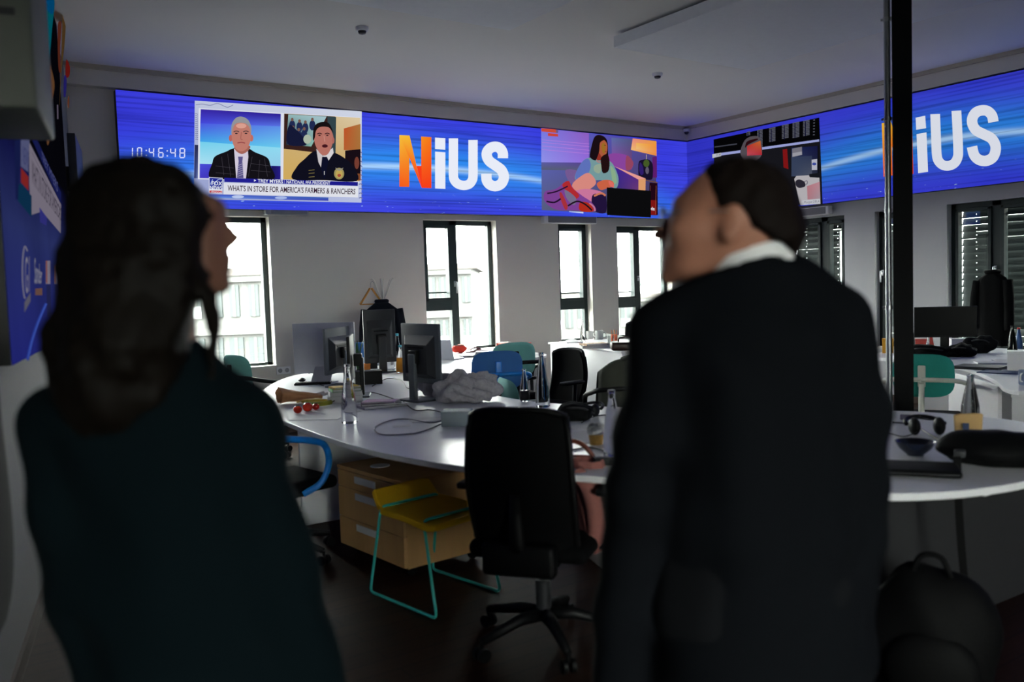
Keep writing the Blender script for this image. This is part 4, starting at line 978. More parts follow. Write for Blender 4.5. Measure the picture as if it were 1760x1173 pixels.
side = thing('side_desk', 'white desk by the blinds loaded with a dark monitor and clutter', 'desk', (7.6, 4.3, 0)); SO = Vector((7.6, 4.3, 0))
so = [at_z(x, y, DT) for x, y in ((1760, 672), (1728, 668), (1713, 656), (1692, 645), (1664, 634), (1630, 627), (1590, 622), (1540, 618), (1500, 612), (1540, 601), (1640, 597), (1760, 601), (1800, 612), (1800, 660))]
o2 = top_shape([(p.x, p.y) for p in so], 4)
MB().prism([(x-SO.x, y-SO.y) for x, y in o2], DT-.028, DT).build('desk_top', M_WHITE, side, bevel=.004)
a, b = at_z(1640, 634, DT), at_z(1712, 664, DT)
panel((a.x+.05, a.y+.06), (b.x+.25, b.y+.10), root=side, O=SO, z0=.35); panel((8.9, 5.3), (9.0, 4.2), root=side, O=SO); panel((7.0, 5.4), (8.4, 5.6), root=side, O=SO)
pc = at_z(1735, 677, .62)
ped = thing('pedestal_cabinet', 'low white cabinet at the right edge, in front of the cluttered side desk', 'cabinet', (pc.x+.22, pc.y-.05, 0), -.55)
MB().box((0, 0, .33), (.62, .5, .58)).build('body', M_WHITE, ped, bevel=.004)
MB().box((0, 0, .63), (.65, .53, .02)).build('top', M_WHITE, ped, bevel=.003); MB().box((0, 0, .02), (.56, .44, .04)).build('plinth', M_DARKGREY, ped)

cab = thing('low_cabinet', 'white waist-high cabinet under the narrow window, covered with papers and a leather bag', 'cabinet', (6.60, 7.36, 0), -.245)
MB().box((0, 0, .42), (1.16, 1.86, .76)).build('body', M_WHITE, cab, bevel=.003); MB().box((0, 0, .81), (1.20, 1.90, .02)).build('top', M_WHITE, cab, bevel=.003)
MB().box((0, 0, .02), (1.06, 1.76, .04)).build('plinth', M_DARKGREY, cab)
for k in (0,):
    d = MB().box((.12, -.942, .42), (.80, .018, .70)).build('door', M_GREYW, cab, bevel=.002)
    MB().box((-.20, -.956, .62), (.015, .012, .10)).build('handle', M_CHROME, d)

# ---- oak drawer unit under the near curve
dr = thing('drawer_unit', 'oak drawer unit with three white-handled drawers under the curved desk', 'drawer unit', (2.245, 4.36, 0), math.radians(5.5))
DW, DD, DB, DH = .68, .54, .055, .52           # along Y, along X
MB().box((0, 0, (DB+DH-.02)/2), (DD-.02, DW, DH-.02-DB)).build('carcass', M_OAK, dr, bevel=.002)
MB().box((-.005, 0, DH-.01), (DD+.01, DW+.006, .02)).build('top', M_OAK, dr, bevel=.002)
z = DH-.024
for h in (.095, .175, .165):
    d = MB().box((-DD/2-.0, 0, z-h/2), (.02, DW-.004, h-.005)).build('drawer', M_OAK, dr, bevel=.002)
    MB().rbox((-DD/2-.013, .03, z-.036), (.008, .22, .040), .018, 4).build('handle', mat('white_plastic', (232, 234, 238), .4), d, smooth=True); z -= h+.0
MB().lathe([(.055, 0), (.055, .004), (.040, .006)], 20, (-.14, .10, DH)).build('cable_cap', MATS['white_plastic'], dr)
for sx in (-1, 1):
    for sy in (-1, 1): MB().cyl((sx*.2, sy*.28-.012, .025), (sx*.2, sy*.28+.012, .025), .025).box((sx*.2, sy*.28, .047), (.05, .04, .016)).build('caster', M_BLACK, dr, smooth=True)

# ---- yellow stool on a teal wire frame
f1, f2, f3, f4 = Vector((1.78, 3.95, 0)), Vector((1.86, 3.42, 0)), Vector((2.28, 3.53, 0)), Vector((2.19, 4.05, 0))
c0 = (f1+f2+f3+f4)/4; st = thing('stool', 'yellow stool with bent seat on a thin teal wire frame', 'stool', c0)
e = [(f-c0)+Vector((0, 0, .008)) for f in (f1, f2, f3, f4)]
t = [Vector((p.x*.86, p.y*.58, .447)) for p in e]
t[1].z = t[2].z = .43
def rounded(path, r=.03):
    o = []
    for i, p in enumerate(path):
        a, b = path[i-1], path[(i+1) % len(path)]; d1, d2 = (a-p).normalized(), (b-p).normalized()
        q0, q1 = p+d1*r, p+d2*r
        for k in range(5):
            s = k/4; o.append((1-s)**2*q0+2*s*(1-s)*p+s*s*q1)
    return o
wire = rounded([e[0], e[1], t[1], t[2], e[2], e[3], t[3], t[0]], .03)
MB().tube(wire, .0075, 10, closed=True).build('frame', M_TEALWIRE, st, smooth='all')
ux = ((e[3]+e[2])-(e[0]+e[1])).normalized(); uy = ((e[0]+e[3])-(e[1]+e[2])).normalized()
def seat(u, v):
    a = (u-.5)*.40; b = (v-.5)*.48
    lift = .085*max(0, (v-.84)/.16)**1.1 - .030*max(0, (.55-v)/.55)**1.5 + .020*max(0, (.10-v)/.10)
    w = 1-.10*(2*v-1)**4
    p = ux*a*w+uy*b
    return (p.x, p.y, .438+lift)
MB().grid(seat, 14, 18, .030).build('seat', M_YELLOW, st, smooth=True, bevel=.006)

# ---- steel column with a conduit clamped to it
cpos = at_d(1553, 590, 5.25); crz = face_cam(cpos)
col = MB().box((0, 0, ZC/2), (.108, .108, ZC)).build('column', mat('black_column_paint', (10, 10, 11), .6, spec=.15)); put(col, (cpos.x, cpos.y, 0), crz); tag(col, kind='structure')
cf = MB().box((0, 0, .006), (.22, .22, .012)).build('column_foot', MATS['black_column_paint'], col)
pp = cpos + RH*0
pr = Vector((math.cos(crz), math.sin(crz), 0)); pv = Vector((-math.sin(crz), math.cos(crz), 0))
ppos = cpos - pr*.080 - pv*.02
pipe = thing('conduit_pipe', 'thin grey metal pipe clamped along the black column', 'pipe', (ppos.x, ppos.y, 0), crz)
MB().cyl((0, 0, .02), (0, 0, ZC-.002), .018, n=20).build('tube', mat('galvanised_pipe', (150, 154, 158), .35, .7), pipe, smooth=True)
for zz in (.45, 1.30, 1.88, 2.42, 3.0):
    MB().cyl((0, 0, zz-.012), (0, 0, zz+.012), .022).box((.018, 0, zz), (.014, .02, .02)).cyl((-.034, 0, zz), (-.02, 0, zz), .007).build('clamp', M_CHROME, pipe, smooth=True)

# ---- ceiling panels, detectors, corner camera
M_SAIL = mat('white_ceiling_panel', (240, 242, 246), .8)
for x0, x1, lab in ((2.2, 4.15, 'white flat ceiling panel nearest the left wall'), (5.27, 7.05, 'white flat ceiling panel nearest the black column')):
    pt = thing('ceiling_panel', lab, 'ceiling panel', ((x0+x1)/2, 4.2, ZC), 0, 'suspended ceiling panels')
    MB().box((0, 0, -.075), (x1-x0, 3.58, .10)).build('slab', M_SAIL, pt, bevel=.004); MB().box((0, 0, -.012), (x1-x0-.3, 3.2, .025)).build('mounting_rail', M_GREYW, pt)
for (px, py), lab in (((622, 47), 'small smoke detector on the ceiling above the news picture'), ((1130, 126), 'small smoke detector on the ceiling near the room corner')):
    p = at_z(px, py, ZC); sd = thing('smoke_detector', lab, 'smoke detector', p, 0, 'ceiling smoke detectors')
    MB().lathe([(.055, 0), (.055, -.018), (.045, -.032)], 20).build('base', M_WHITE, sd, smooth=True); MB().lathe([(.036, -.032), (.030, -.052), (.012, -.058)], 20).build('sensor', M_DARKGREY, sd, smooth=True)
ccam = thing('security_camera', 'tiny dome camera high in the room corner', 'camera', (LX-.06, YL-.06, ZC-.04))
MB().lathe([(.045, .0), (.045, -.03), (.04, -.04)], 18).build('mount', M_WHITE, ccam, smooth=True); MB().ell((0, 0, -.045), (.034, .034, .034), 16, 10).build('dome', M_DARKGREY, ccam, smooth=True)
# ---- long speaker boxes under the screen
for (a, b), lab, m in ((((455, 353), (530, 369)), 'grey bar speaker on the wall over the leftmost window', M_GREYW), (((934, 370), (1025, 384)), 'white bar speaker on the wall over the narrow window', M_WHITE)):
    p0, p1 = at_y(a[0], a[1]+1, YB-.07), at_y(b[0], b[1], YB-.07); zc = (p0.z+p1.z)/2
    sp = thing('bar_speaker', lab, 'speaker', ((p0.x+p1.x)/2, YB, zc), 0, 'bar speakers under the screens'); L = p1.x-p0.x
    MB().rbox((0, -.045, 0), (L, .09, .105), .012).build('housing', m, sp, smooth=True); MB().box((0.02, -.092, 0), (L-.08, .004, .085)).build('grille', mat('speaker_grille', (120, 122, 128), .8, noise=.3, nscale=400), sp)
p0 = at_x(1396, 364, XR-.07)
sp = thing('bar_speaker', 'pale bar speaker on the wall over the blinds behind the man', 'speaker', (XR, p0.y, p0.z), -math.pi/2, 'bar speakers under the screens')
MB().rbox((0, -.045, 0), (.5, .09, .105), .012).build('housing', M_WHITE, sp, smooth=True); MB().box((0, -.092, 0), (.42, .004, .085)).build('grille', MATS['speaker_grille'], sp)
# ---- sockets and switch
def socket(P, rz, lab, two=True):
    s = thing('wall_socket' if two else 'wall_switch', lab, 'socket' if two else 'switch', P, rz)
    MB().rbox((0, -.005, 0), (.16 if two else .08, .010, .08), .004).build('plate', M_WHITE, s)
    for x in ((-.038, .038) if two else (0,)): MB().cyl((x, -.011, 0), (x, -.008, 0), .024 if two else .02, n=18).build('outlet' if two else 'rocker', M_GREYW, s)
p = at_y(487, 637, YB); socket(p, 0, 'double white wall socket low beside the leftmost window')
p = at_x(1475, 535, XR); socket(p, -math.pi/2, 'white wall switch between the two blinds right of the man', False)

# ---- left wall: pale casing above, second slim screen, dark coat
p = at_z(0, 170, 2.2)
cs = thing('wall_casing', 'pale grey box hung high on the left wall', 'wall box', lw(3.05, 0, 0), -WA)
cb = MB(); cb.rbox((.17, 0, 2.62), (.26, .55, 1.16), .012); cb.build('housing', mat('pale_grey_casing', (98, 102, 94), .6), cs, smooth=True)
MB().box((.02, 0, 2.62), (.04, .3, .7)).build('wall_bracket', M_DARKGREY, cs); MB().box((.17, -.277, 2.30), (.18, .004, .02)).build('vent_slot', M_DARKGREY, cs)
sl = thing('slim_display', 'narrow dark display at the far end of the left wall', 'display', lw(8.1, 0, 0), -WA)
MB().rbox((.11, 0, 2.50), (.06, .9, .62), .006).build('panel', mat('display_back', (44, 46, 62), .5), sl, smooth=True); MB().box((.04, 0, 2.5), (.08, .2, .2)).build('wall_bracket', M_DARKGREY, sl)
ct = thing('hanging_coat', 'black coat hanging on the left wall at the picture edge', 'coat', lw(2.70, .02, 0), -WA)
def coat_s(u, v):
    a = 2*math.pi*u; wv = 1+.06*math.sin(5*a+v*3); tt = 1-(1-v)**6*.55
    return (.085+.075*math.cos(a)*wv*tt*(.7+.3*(1-v)), .26*math.sin(a)*wv*(.35+.65*min(1, (1-v)*5+.0) if v > .8 else 1), .62+v*.80)
MB().grid(coat_s, 28, 16).build('cloth', mat('black_cloth', (14, 14, 16), .9, bump=.1, bscale=600), ct, smooth='all')
MB().cyl((0, 0, 1.44), (.10, 0, 1.44), .008).cyl((.10, 0, 1.44), (.10, 0, 1.48), .007).build('hook', M_CHROME, ct, smooth=True)

# ================================================================== CHAIRS
M_CHAIRBLK = mat('black_chair_fabric', (11, 11, 12), .85, spec=.12, bump=.1, bscale=700)
M_BLUEFAB = mat('blue_chair_fabric', (52, 104, 168), .85, noise=.06, nscale=300, bump=.08, bscale=700)
M_BLUEP = mat('blue_plastic', (10, 122, 214), .4)
M_MINT = mat('mint_chair_fabric', (112, 178, 172), .85, noise=.06, nscale=300, bump=.08, bscale=700)
M_TURQ = mat('turquoise_chair_fabric', (34, 138, 128), .85, noise=.06, nscale=300, bump=.08, bscale=700)
M_WPLASTIC = mat('off_white_plastic', (200, 200, 190), .45)
def star_base(t, m=M_BLACK, r=.31, seat=.44):
    MB().cyl((0, 0, .10), (0, 0, .27), .032).cyl((0, 0, .27), (0, 0, seat-.03), .016).build('gas_lift', M_DARKGREY, t, smooth=True)
    for k in range(5):
        a = 2*math.pi*k/5+.3; d = Vector((math.cos(a), math.sin(a), 0)); n = Vector((-d.y, d.x, 0))
        b = MB().tube([d*.02+Vector((0, 0, .125)), d*.12+Vector((0, 0, .125)), d*r+Vector((0, 0, .078))], [.030, .026, .017], 8)
        leg = b.build('base_leg', m, t, smooth='all')
        c = MB()
        for s in (-1, 1): c.cyl(d*r+n*s*.010+Vector((0, 0, .028)), d*r+n*s*.026+Vector((0, 0, .028)), .028, n=14)
        c.cyl(d*r+Vector((0, 0, .04)), d*r+Vector((0, 0, .078)), .009)
        c.build('caster', M_BLACK, leg, smooth=True)
def seat_pad(t, m, w=.48, d=.46, z=.47):
    def fn(th, ph):
        return None
    b = MB(); b.rbox((0, .02, z-.035), (w, d, .075), .035, 5); b.build('seat', m, t, smooth=True)
    MB().rbox((0, .0, z-.095), (.22, .26, .05), .015).build('mechanism', M_BLACK, t, smooth=True)
def loop_chair(name, label, fab, arm, loc, rz, group=None, coat=None):
    """task chair: rounded padded back on a bracket, a continuous tube loop that forms both arms"""
    t = thing(name, label, 'chair', loc, rz, group)
    star_base(t); seat_pad(t, M_CHAIRBLK)
    def back(u, v):
        a = (u-.5)*2; b = (v-.5)*2
        x = .215*a*(1-.10*b*b); z = .79+.165*b*(1-.08*a*a); y = -.235+.055*a*a-.03*b
        return (x, y, z)
    bo = MB(); n = 26
    # rounded pad: superellipse outline, two domed skins
    def pad(s):
        vs = []; rings = [0, .35, .62, .82, .94, 1.0]
        for q, rr in enumerate(rings):
            for k in range(n):
                tt = 2*math.pi*k/n; c, d = math.cos(tt), math.sin(tt)
                ex = .55
                x = .220*rr*math.copysign(abs(c)**ex, c); z = .170*rr*math.copysign(abs(d)**ex, d)
                y = -.225+.9*x*x-.10*z + s*.030*math.sqrt(max(0, 1-rr**2.6))
                vs.append((x, y, .80+z))
        return vs, [((q)*n+k, (q)*n+(k+1) % n, (q+1)*n+(k+1) % n, (q+1)*n+k) for q in range(len(rings)-1) for k in range(n)]
    for s in (-1, 1): bo.add(*pad(s))
    bo.build('backrest', fab, t, smooth='all')
    br = MB().rbox((0, -.272, .80), (.055, .022, .17), .010, 4); br.build('back_bracket', arm, t, smooth=True)
    MB().tube([(0, -.10, .40), (0, -.25, .42), (0, -.285, .52), (0, -.275, .74)], [.022, .024, .022, .02], 10).build('back_stem', arm, t, smooth='all')
    for s in (-1, 1):
        pts = spline([(0, -.288, .775), (s*.14, -.285, .775), (s*.25, -.235, .765), (s*.295, -.12, .735), (s*.30, .05, .700), (s*.298, .13, .66), (s*.290, .155, .56), (s*.275, .11, .455), (s*.23, .02, .40)], 5)
        MB().tube(pts, .0185, 10).build('armrest', arm, t, smooth='all')
    return t
def high_chair(name, label, loc, rz, top=1.02, w=.46, arms=True, group=None, seatz=.48):
    t = thing(name, label, 'chair', loc, rz, group)
    star_base(t, seat=seatz); seat_pad(t, M_CHAIRBLK, .50, .47, seatz)
    z0 = seatz-.06; H = top-z0
    def fn(u, v):
        a = (u-.5)*2; ww = (w/2)*(.86+.20*math.sin(math.pi*min(1, v*.62+.18)))*(1-.05*v)
        edge = .012*max(0, abs(a)-.8)*5
        return (a*ww, -.215-.085*v+.045*a*a-.05*math.sin(v*math.pi)+edge, z0+H*v - .03*(abs(a)**4)*(1 if v > .9 else 0))
    b = MB().grid(fn, 14, 20, .028); b.build('backrest', M_CHAIRBLK, t, smooth=True, bevel=.008)
    fr = MB()
    fr.tube([fn(0, v/16) for v in range(17)], .013, 8).tube([fn(1, v/16) for v in range(17)], .013, 8).tube([fn(v/12, 1) for v in range(13)], .013, 8)
    fr.build('back_frame', M_BLACK, t, smooth='all')
    MB().tube([(0, -.08, .40), (0, -.25, .40), (0, -.30, .50), (0, -.31, .70)], [.03, .035, .035, .02], 10, flat=.7).build('back_stem', M_BLACK, t, smooth='all')
    MB().rbox((0, -.275, z0+.02), (.30, .07, .13), .02).build('lumbar_housing', M_BLACK, t, smooth=True)
    if arms:
        for s in (-1, 1):
            MB().tube([(s*.20, 0, .42), (s*.29, 0, .44), (s*.30, -.01, .66)], .018, 8).build('arm_post', M_BLACK, t, smooth='all')
            MB().rbox((s*.30, .02, .675), (.075, .25, .03), .012, 4).build('armrest', M_BLACK, t, smooth=True)
    return t
def on_floor(px, py, D): p = at_d(px, py, D); return (p.x, p.y, 0)
rV = lambda px: -(YAW+math.atan((px-PCX)/FPX))          # facing straight away from the camera
loop_chair('task_chair', 'task chair with bright blue loop arms tucked under the desk behind the woman', M_CHAIRBLK, M_BLUEP, on_floor(478, 815, 4.95), -1.40)
loop_chair('task_chair', 'mint task chair with black arms in front of the leftmost window', M_MINT, M_BLACK, on_floor(440, 640, 8.1), rV(437)-1.0)
high_chair('office_chair', 'big black high-backed office chair in the middle with a pink jacket beside it', (2.10, 2.92, 0), -.95, top=1.03, w=.42)
loop_chair('task_chair', 'blue task chair seen from behind between the desk lobes', M_BLUEFAB, M_BLUEP, on_floor(849, 640, 7.55), rV(849)+.15)
loop_chair('task_chair', 'mint task chair hidden behind the blue chair', M_MINT, M_BLACK, on_floor(874, 632, 8.6), rV(874)+.3)
loop_chair('task_chair', 'small pale mint chair back beside the cola bottle', mat('pale_mint_fabric', (128, 190, 186), .85, bump=.08, bscale=700), M_BLACK, on_floor(914, 670, 6.4), rV(880)-1.25).scale = (.92, .92, .87)
high_chair('office_chair', 'black office chair standing in front of the white cabinet', on_floor(944, 660, 7.6), rV(944)+2.35, top=.93, w=.40)
high_chair('office_chair', 'black office chair behind the leather bag on the cabinet', on_floor(1092, 580, 11.2), rV(1092)+.3, top=1.02, w=.40)
jc = loop_chair('task_chair', 'teal task chair under the dark olive jacket', M_TURQ, M_BLACK, on_floor(1080, 670, 6.3), rV(1080)+.2)
loop_chair('task_chair', 'turquoise task chair with white loop arms right of the column', M_TURQ, M_WPLASTIC, on_floor(1592, 640, 6.55), rV(1592)-.12).scale = (.95, .95, .94)
# jacket over the teal chair's back
def over_back(name, label, m, loc, rz, w=.25, top=.985, drop=.42):
    t = thing(name, label, 'jacket', loc, rz)
    def fn(u, v):
        a = (u-.5)*2; s = (v-.5)*2; k = 1-max(0, 1-abs(s)*6)*.0
        z = top-drop*max(0, abs(s)-.10)/.9-.04*a*a-.06*abs(a)**3
        y = -.245+s*.06+(.9*(a*w)**2)+.012*math.sin(9*a+3*s)+(.03 if s > 0 else -.03)*min(1, abs(s)*5)
        return (a*w*(1+.10*abs(s)), y, z)
    MB().grid(fn, 18, 22, .012).build('cloth', m, t, smooth='all')
    MB().tube([(w*.35*math.cos(q)-.0, -.25+.05*math.sin(q), top+.002-.012*math.cos(q)**2) for q in [2*math.pi*i/18 for i in range(18)]], .016, 8, closed=True).build('jacket_collar', m, t, smooth='all')
    return t
over_back('draped_jacket', 'dark olive jacket hung over the teal chair beside the man', mat('olive_cloth', (54, 56, 48), .9, bump=.15, bscale=400), jc.location, jc.rotation_euler.z)
# blue folded jacket / cushion behind the far monitors

# ================================================================== THINGS ON THE DESKS
M_BOTTLE = mat('clear_bottle_glass', (250, 253, 253), .03, trans=1.0, ior=1.16)
M_SCREEN = mat('switched_off_screen', (5, 5, 7), .3, spec=.05)
M_MONGREY = mat('monitor_back_grey', (88, 94, 100), .5)
M_SILVER = mat('anodised_silver', (176, 178, 190), .35, .35)
M_PAPER = mat('white_paper', (226, 225, 226), .85)
M_KRAFT = mat('kraft_paper', (176, 126, 90), .8, noise=.12, nscale=12, bump=.3, bscale=30)
M_CABLE = mat('black_cable', (18, 18, 20), .5)
M_CABLEG = mat('grey_cable', (110, 110, 118), .5)
RZ = lambda px: -(YAW+math.atan((px-PCX)/FPX))          # local +Y away from the camera, +X to its right
def on(px, py, z=DT): return at_z(px, py, z)
def bottle(name, label, px, py, h=.27, z=DT, group=None, liquid=None, cap=None, r=.040, m=None):
    t = thing(name, label, 'bottle', on(px, py, z), 0, group)
    MB().lathe([(r*.85, .0), (r, .006), (r, h*.20), (r*.94, h*.36), (r*.62, h*.66), (r*.36, h*.86), (r*.34, h*.95), (r*.40, h*.955), (r*.40, h), (r*.30, h)], 24).build('glass', m or M_BOTTLE, t, smooth=True)
    if liquid: MB().lathe([(r*.78, .008), (r*.90, .012), (r*.90, h*.20), (r*.84, h*liquid[1])], 20).build('drink', liquid[0], t, smooth=True)
    if cap: MB().lathe([(r*.42, h*.955), (r*.42, h*1.02), (r*.36, h*1.025)], 16).build('cap', cap, t, smooth=True)
    return t
# carafes and bottles on the big desk
bottle('water_bottle', 'tall clear bottle standing alone near the tomatoes on the desk front', 601, 728, .345, r=.046)
bottle('water_bottle', 'tall clear bottle in front of the portrait monitor', 671, 637, .36, r=.045)
bottle('water_bottle', 'clear bottle between the tall bottle and the juice, with light blue cap', 684, 632, .33, cap=mat('light_blue_cap', (70, 170, 190), .4), r=.046)
bottle('juice_bottle', 'plastic bottle of orange juice among the monitors', 690, 641, .25, liquid=(mat('orange_juice', (230, 150, 30), .5), .55), cap=MATS['light_blue_cap'], r=.048)
MATS_LABEL = mat('juice_label', (196, 196, 70), .5)
bottle('cola_bottle', 'small glass bottle with dark cola behind the black chair', 902, 690, .215, liquid=(mat('cola', (30, 8, 8), .2), .34), r=.034)
bottle('water_bottle', 'tall clear bottle right of the cola bottle', 933, 700, .345, r=.045)
bottle('water_bottle', 'clear bottle at the man\'s elbow on the desk', 1054, 782, .29, r=.043)
bottle('water_bottle', 'clear bottle on the near desk in front of the turquoise chair', 1668, 727, .245, r=.044)
bottle('water_bottle', 'clear bottle in front of the dark monitor by the blinds', 1599, 605, .21, r=.040)
bottle('water_bottle', 'clear bottle half behind the column on the side desk', 1568, 596, .21, r=.036)
bottle('water_bottle', 'clear bottle standing on the white cabinet', 1002, 588, .26, z=.82, r=.034)
bottle('wine_bottle', 'dark green bottle on the side desk at the picture edge', 1740, 612, .27, r=.040, m=mat('dark_green_glass', (8, 16, 12), .1))
bottle('detergent_bottle', 'small blue bottle with red cap behind the dark green one', 1751, 600, .2, r=.034, m=mat('blue_bottle_plastic', (30, 70, 120), .4), cap=mat('red_cap', (196, 40, 40), .4))

# monitors
def monitor(name, label, px, py, w, h, zb, rz, back=M_MONGREY, stand='slab', sunk=True, logo=False, P=None):
    """screen on local -Y, back on +Y; zb: height of the panel's lower edge above the desk"""
    t = thing(name, label, 'monitor', P or on(px, py), rz)
    p = MB().rbox((0, 0, zb+h/2), (w, .022, h), .006).build('panel', back, t, smooth=True)
    MB().box((0, -.0118, zb+h/2+.004), (w-.018, .002, h-.026)).build('screen', M_SCREEN, p)
    if sunk:
        v = MB(); a, b = w*.40, h*.36; c = zb+h*.45; v.add([(-a, .010, c-b), (a, .010, c-b), (a, .010, c+b), (-a, .010, c+b), (-a*.72, .048, c-b*.8), (a*.72, .048, c-b*.8), (a*.72, .048, c+b*.55), (-a*.72, .048, c+b*.55)], [(4, 5, 6, 7), (0, 1, 5, 4), (1, 2, 6, 5), (2, 3, 7, 6), (3, 0, 4, 7)])
        v.build('rear_housing', M_DARKGREY, p, bevel=.004)
        MB().box((0, .0485, c+b*.42), (a*1.1, .002, .012)).build('vent', M_BLACK, p)
    if stand == 'slab':
        MB().rbox((0, .075, (zb+h*.5)/2), (.075, .03, zb+h*.5), .008).build('stand', back if back is not M_MONGREY else M_MONGREY, t, smooth=True)
        MB().rbox((0, .03, .007), (.24, .20, .014), .006).build('foot', M_MONGREY, t, smooth=True); MB().rbox((0, .05, zb+h*.45), (.09, .06, .09), .008).build('mount', M_BLACK, t, smooth=True)
    elif stand == 'foot':
        MB().grid(lambda u, v: ((u-.5)*.17, .012+.10*v*1.2, zb+.06-v*(zb+.055)), 6, 8, .006).build('stand', back, t, smooth=True); MB().box((0, .02, .003), (.17, .19, .006)).build('foot', back, t)
    return t
monitor('all_in_one_computer', 'large silver screen seen from behind at the left end of the desk', 560, 658, .55, .43, .08, RZ(555)-.38+math.pi, back=M_SILVER, stand='foot', sunk=False)
monitor('monitor', 'grey monitor turned almost edge on beside the silver screen', 582, 664, .50, .37, .11, RZ(585)+1.18+math.pi, sunk=True)
monitor('monitor', 'dark monitor seen edge on behind the tall bottle', 606, 682, .42, .33, .12, RZ(608)+1.50+math.pi, back=M_BLACK, sunk=False)
monitor('portrait_monitor', 'black monitor turned upright, its ridged back facing the room', 655, 640, .31, .50, .09, RZ(662)+.30+math.pi, back=M_DARKGREY)
monitor('monitor', 'grey monitor with slab stand in the middle of the desk', 727, 688, .46, .41, .12, RZ(728)-.98+math.pi)
monitor('monitor', 'black switched-off monitor in front of the blinds at right', 1625, 612, .52, .28, .17, RZ(1622)+.10, back=M_BLACK)
# laptops
def laptop(name, label, px, py, w, d, ang, rz, m=M_SILVER, z=DT, open_=True):
    t = thing(name, label, 'laptop', on(px, py, z), rz)
    MB().rbox((0, 0, .008), (w, d, .014), .005).build('base', m, t, smooth=True)
    if open_:
        o = MB(); c, s = math.cos(ang), math.sin(ang); o.box((0, d/2+c*d/2, .014+s*d/2), (w, d, .006), rot=(ang, 0, 0)); l = o.build('lid', m, t, bevel=.002)
        MB().box((0, d/2+c*d/2-s*.0038, .014+s*d/2+c*.0038), (w-.02, d-.02, .001), rot=(ang, 0, 0)).build('screen', M_SCREEN, l)
        MB().box((0, .01, .0155), (w*.88, d*.5, .001)).build('keyboard', M_DARKGREY, t)
    else: MB().rbox((0, 0, .019), (w, d, .008), .003).build('lid', m, t, smooth=True)
    return t
laptop('laptop', 'open silver laptop behind the middle monitor', 768, 618, .32, .22, 1.25, RZ(770)+math.pi-.55)
laptop('laptop', 'closed grey laptop lying on the far desk lobe', 817, 613, .33, .23, 0, RZ(817)+.2, m=M_GREYW, open_=False)
laptop('laptop', 'closed dark laptop on the side desk by the blinds', 1685, 634, .34, .24, 0, RZ(1685)-.35, m=M_DARKGREY, open_=False)
# papers, books and boxes
def sheets(name, label, cat, px, py, size, rz, m=M_PAPER, z=DT, group=None, th=.003):
    t = thing(name, label, cat, on(px, py, z), rz, group); MB().box((0, 0, th/2+.0005), (*size, th)).build('sheet', m, t); return t
def book(name, label, cat, px, py, size, rz, cover, z=DT, group=None):
    t = thing(name, label, cat, on(px, py, z), rz, group); w, d, h = size
    MB().box((0, 0, h/2), (w-.006, d-.006, h-.004)).build('pages', M_PAPER, t)
    c = MB(); c.box((0, 0, .001), (w, d, .002)).box((0, 0, h-.001), (w, d, .002)).box((-w/2, 0, h/2), (.003, d, h)); c.build('cover', cover, t); return t
sheets('paper', 'white paper sheet under the tomatoes at the desk front', 'paper', 548, 718, (.30, .22), RZ(548)-.3)
sheets('paper', 'white sheet of paper beside the lone tall bottle', 'paper', 576, 708, (.21, .297), RZ(576)+.5)
sheets('paper', 'white sheet of paper right of the black office chair', 'paper', 1005, 752, (.21, .297), RZ(1005)+.6)
sheets('paper', 'white sheets behind the black lump of headphones on the desk', 'paper', 1015, 735, (.21, .15), RZ(1015)-.2)
sheets('paper', 'pale paper among the grey cables near the desk front', 'paper', 735, 722, (.21, .15), RZ(735)+.2)
P0 = on(594, 690)
for k, (c, w, d, h, dz, lab) in enumerate((((210, 210, 206), .24, .19, .045, 0, 'thick white book at the bottom of the stack behind the bottle'), ((196, 196, 200), .22, .17, .03, .045, 'pale book in the middle of the stack behind the bottle'), ((70, 150, 60), .20, .15, .02, .075, 'green book near the top of the stack behind the bottle'), ((206, 170, 50), .19, .14, .012, .095, 'thin yellow booklet topmost in the stack behind the bottle'))):
    b = book('book', lab, 'book', 594, 690, (w, d, h), RZ(594)+.1*k, mat('book_cover_%d' % k, c, .6), DT, 'books stacked by the monitors'); b.location = P0+Vector((0, 0, dz))
P0 = on(655, 699)
for k, (c, w, d, h, dz, lab) in enumerate((((150, 146, 160), .30, .20, .018, 0, 'grey notebook lowest in the pile left of the middle monitor'), ((34, 30, 40), .26, .18, .012, .018, 'dark notebook in the pile left of the middle monitor'), ((150, 90, 150), .22, .15, .010, .030, 'purple notebook topmost in the pile left of the middle monitor'))):
    b = book('notebook', lab, 'notebook', 655, 699, (w, d, h), RZ(655)+.35-.3*k, mat('notebook_cover_%d' % k, c, .5), DT, 'notebooks beside the middle monitor'); b.location = P0+Vector((0, 0, dz))
def box(name, label, px, py, size, rz, m, z=DT, cat='box'):
    t = thing(name, label, cat, on(px, py, z), rz); w, d, h = size
    MB().box((0, 0, h*.45), (w, d, h*.9)).build('body', m, t, bevel=.003); MB().box((0, 0, h*.92), (w+.004, d+.004, h*.16)).build('lid', m, t, bevel=.003); return t
bx = box('docking_station', 'black desk box between the monitors and the juice', 633, 660, (.22, .14, .11), RZ(633)+.1, M_BLACK, cat='dock')
bx = box('snack_box', 'orange box with dark pattern behind the black dock', 624, 642, (.14, .08, .09), RZ(624), mat('orange_card', (206, 120, 40), .6, noise=.4, nscale=30))
bx = box('red_box', 'bright red cardboard box on the far desk lobe', 884, 609, (.34, .20, .125), RZ(884)-.35, mat('red_card', (222, 58, 30), .6))
MB().box((.03, -.1045, .06), (.18, .001, .010)).box((.06, -.1045, .085), (.10, .001, .008)).build('lettering', mat('pale_red_print', (240, 120, 90), .6), bx)
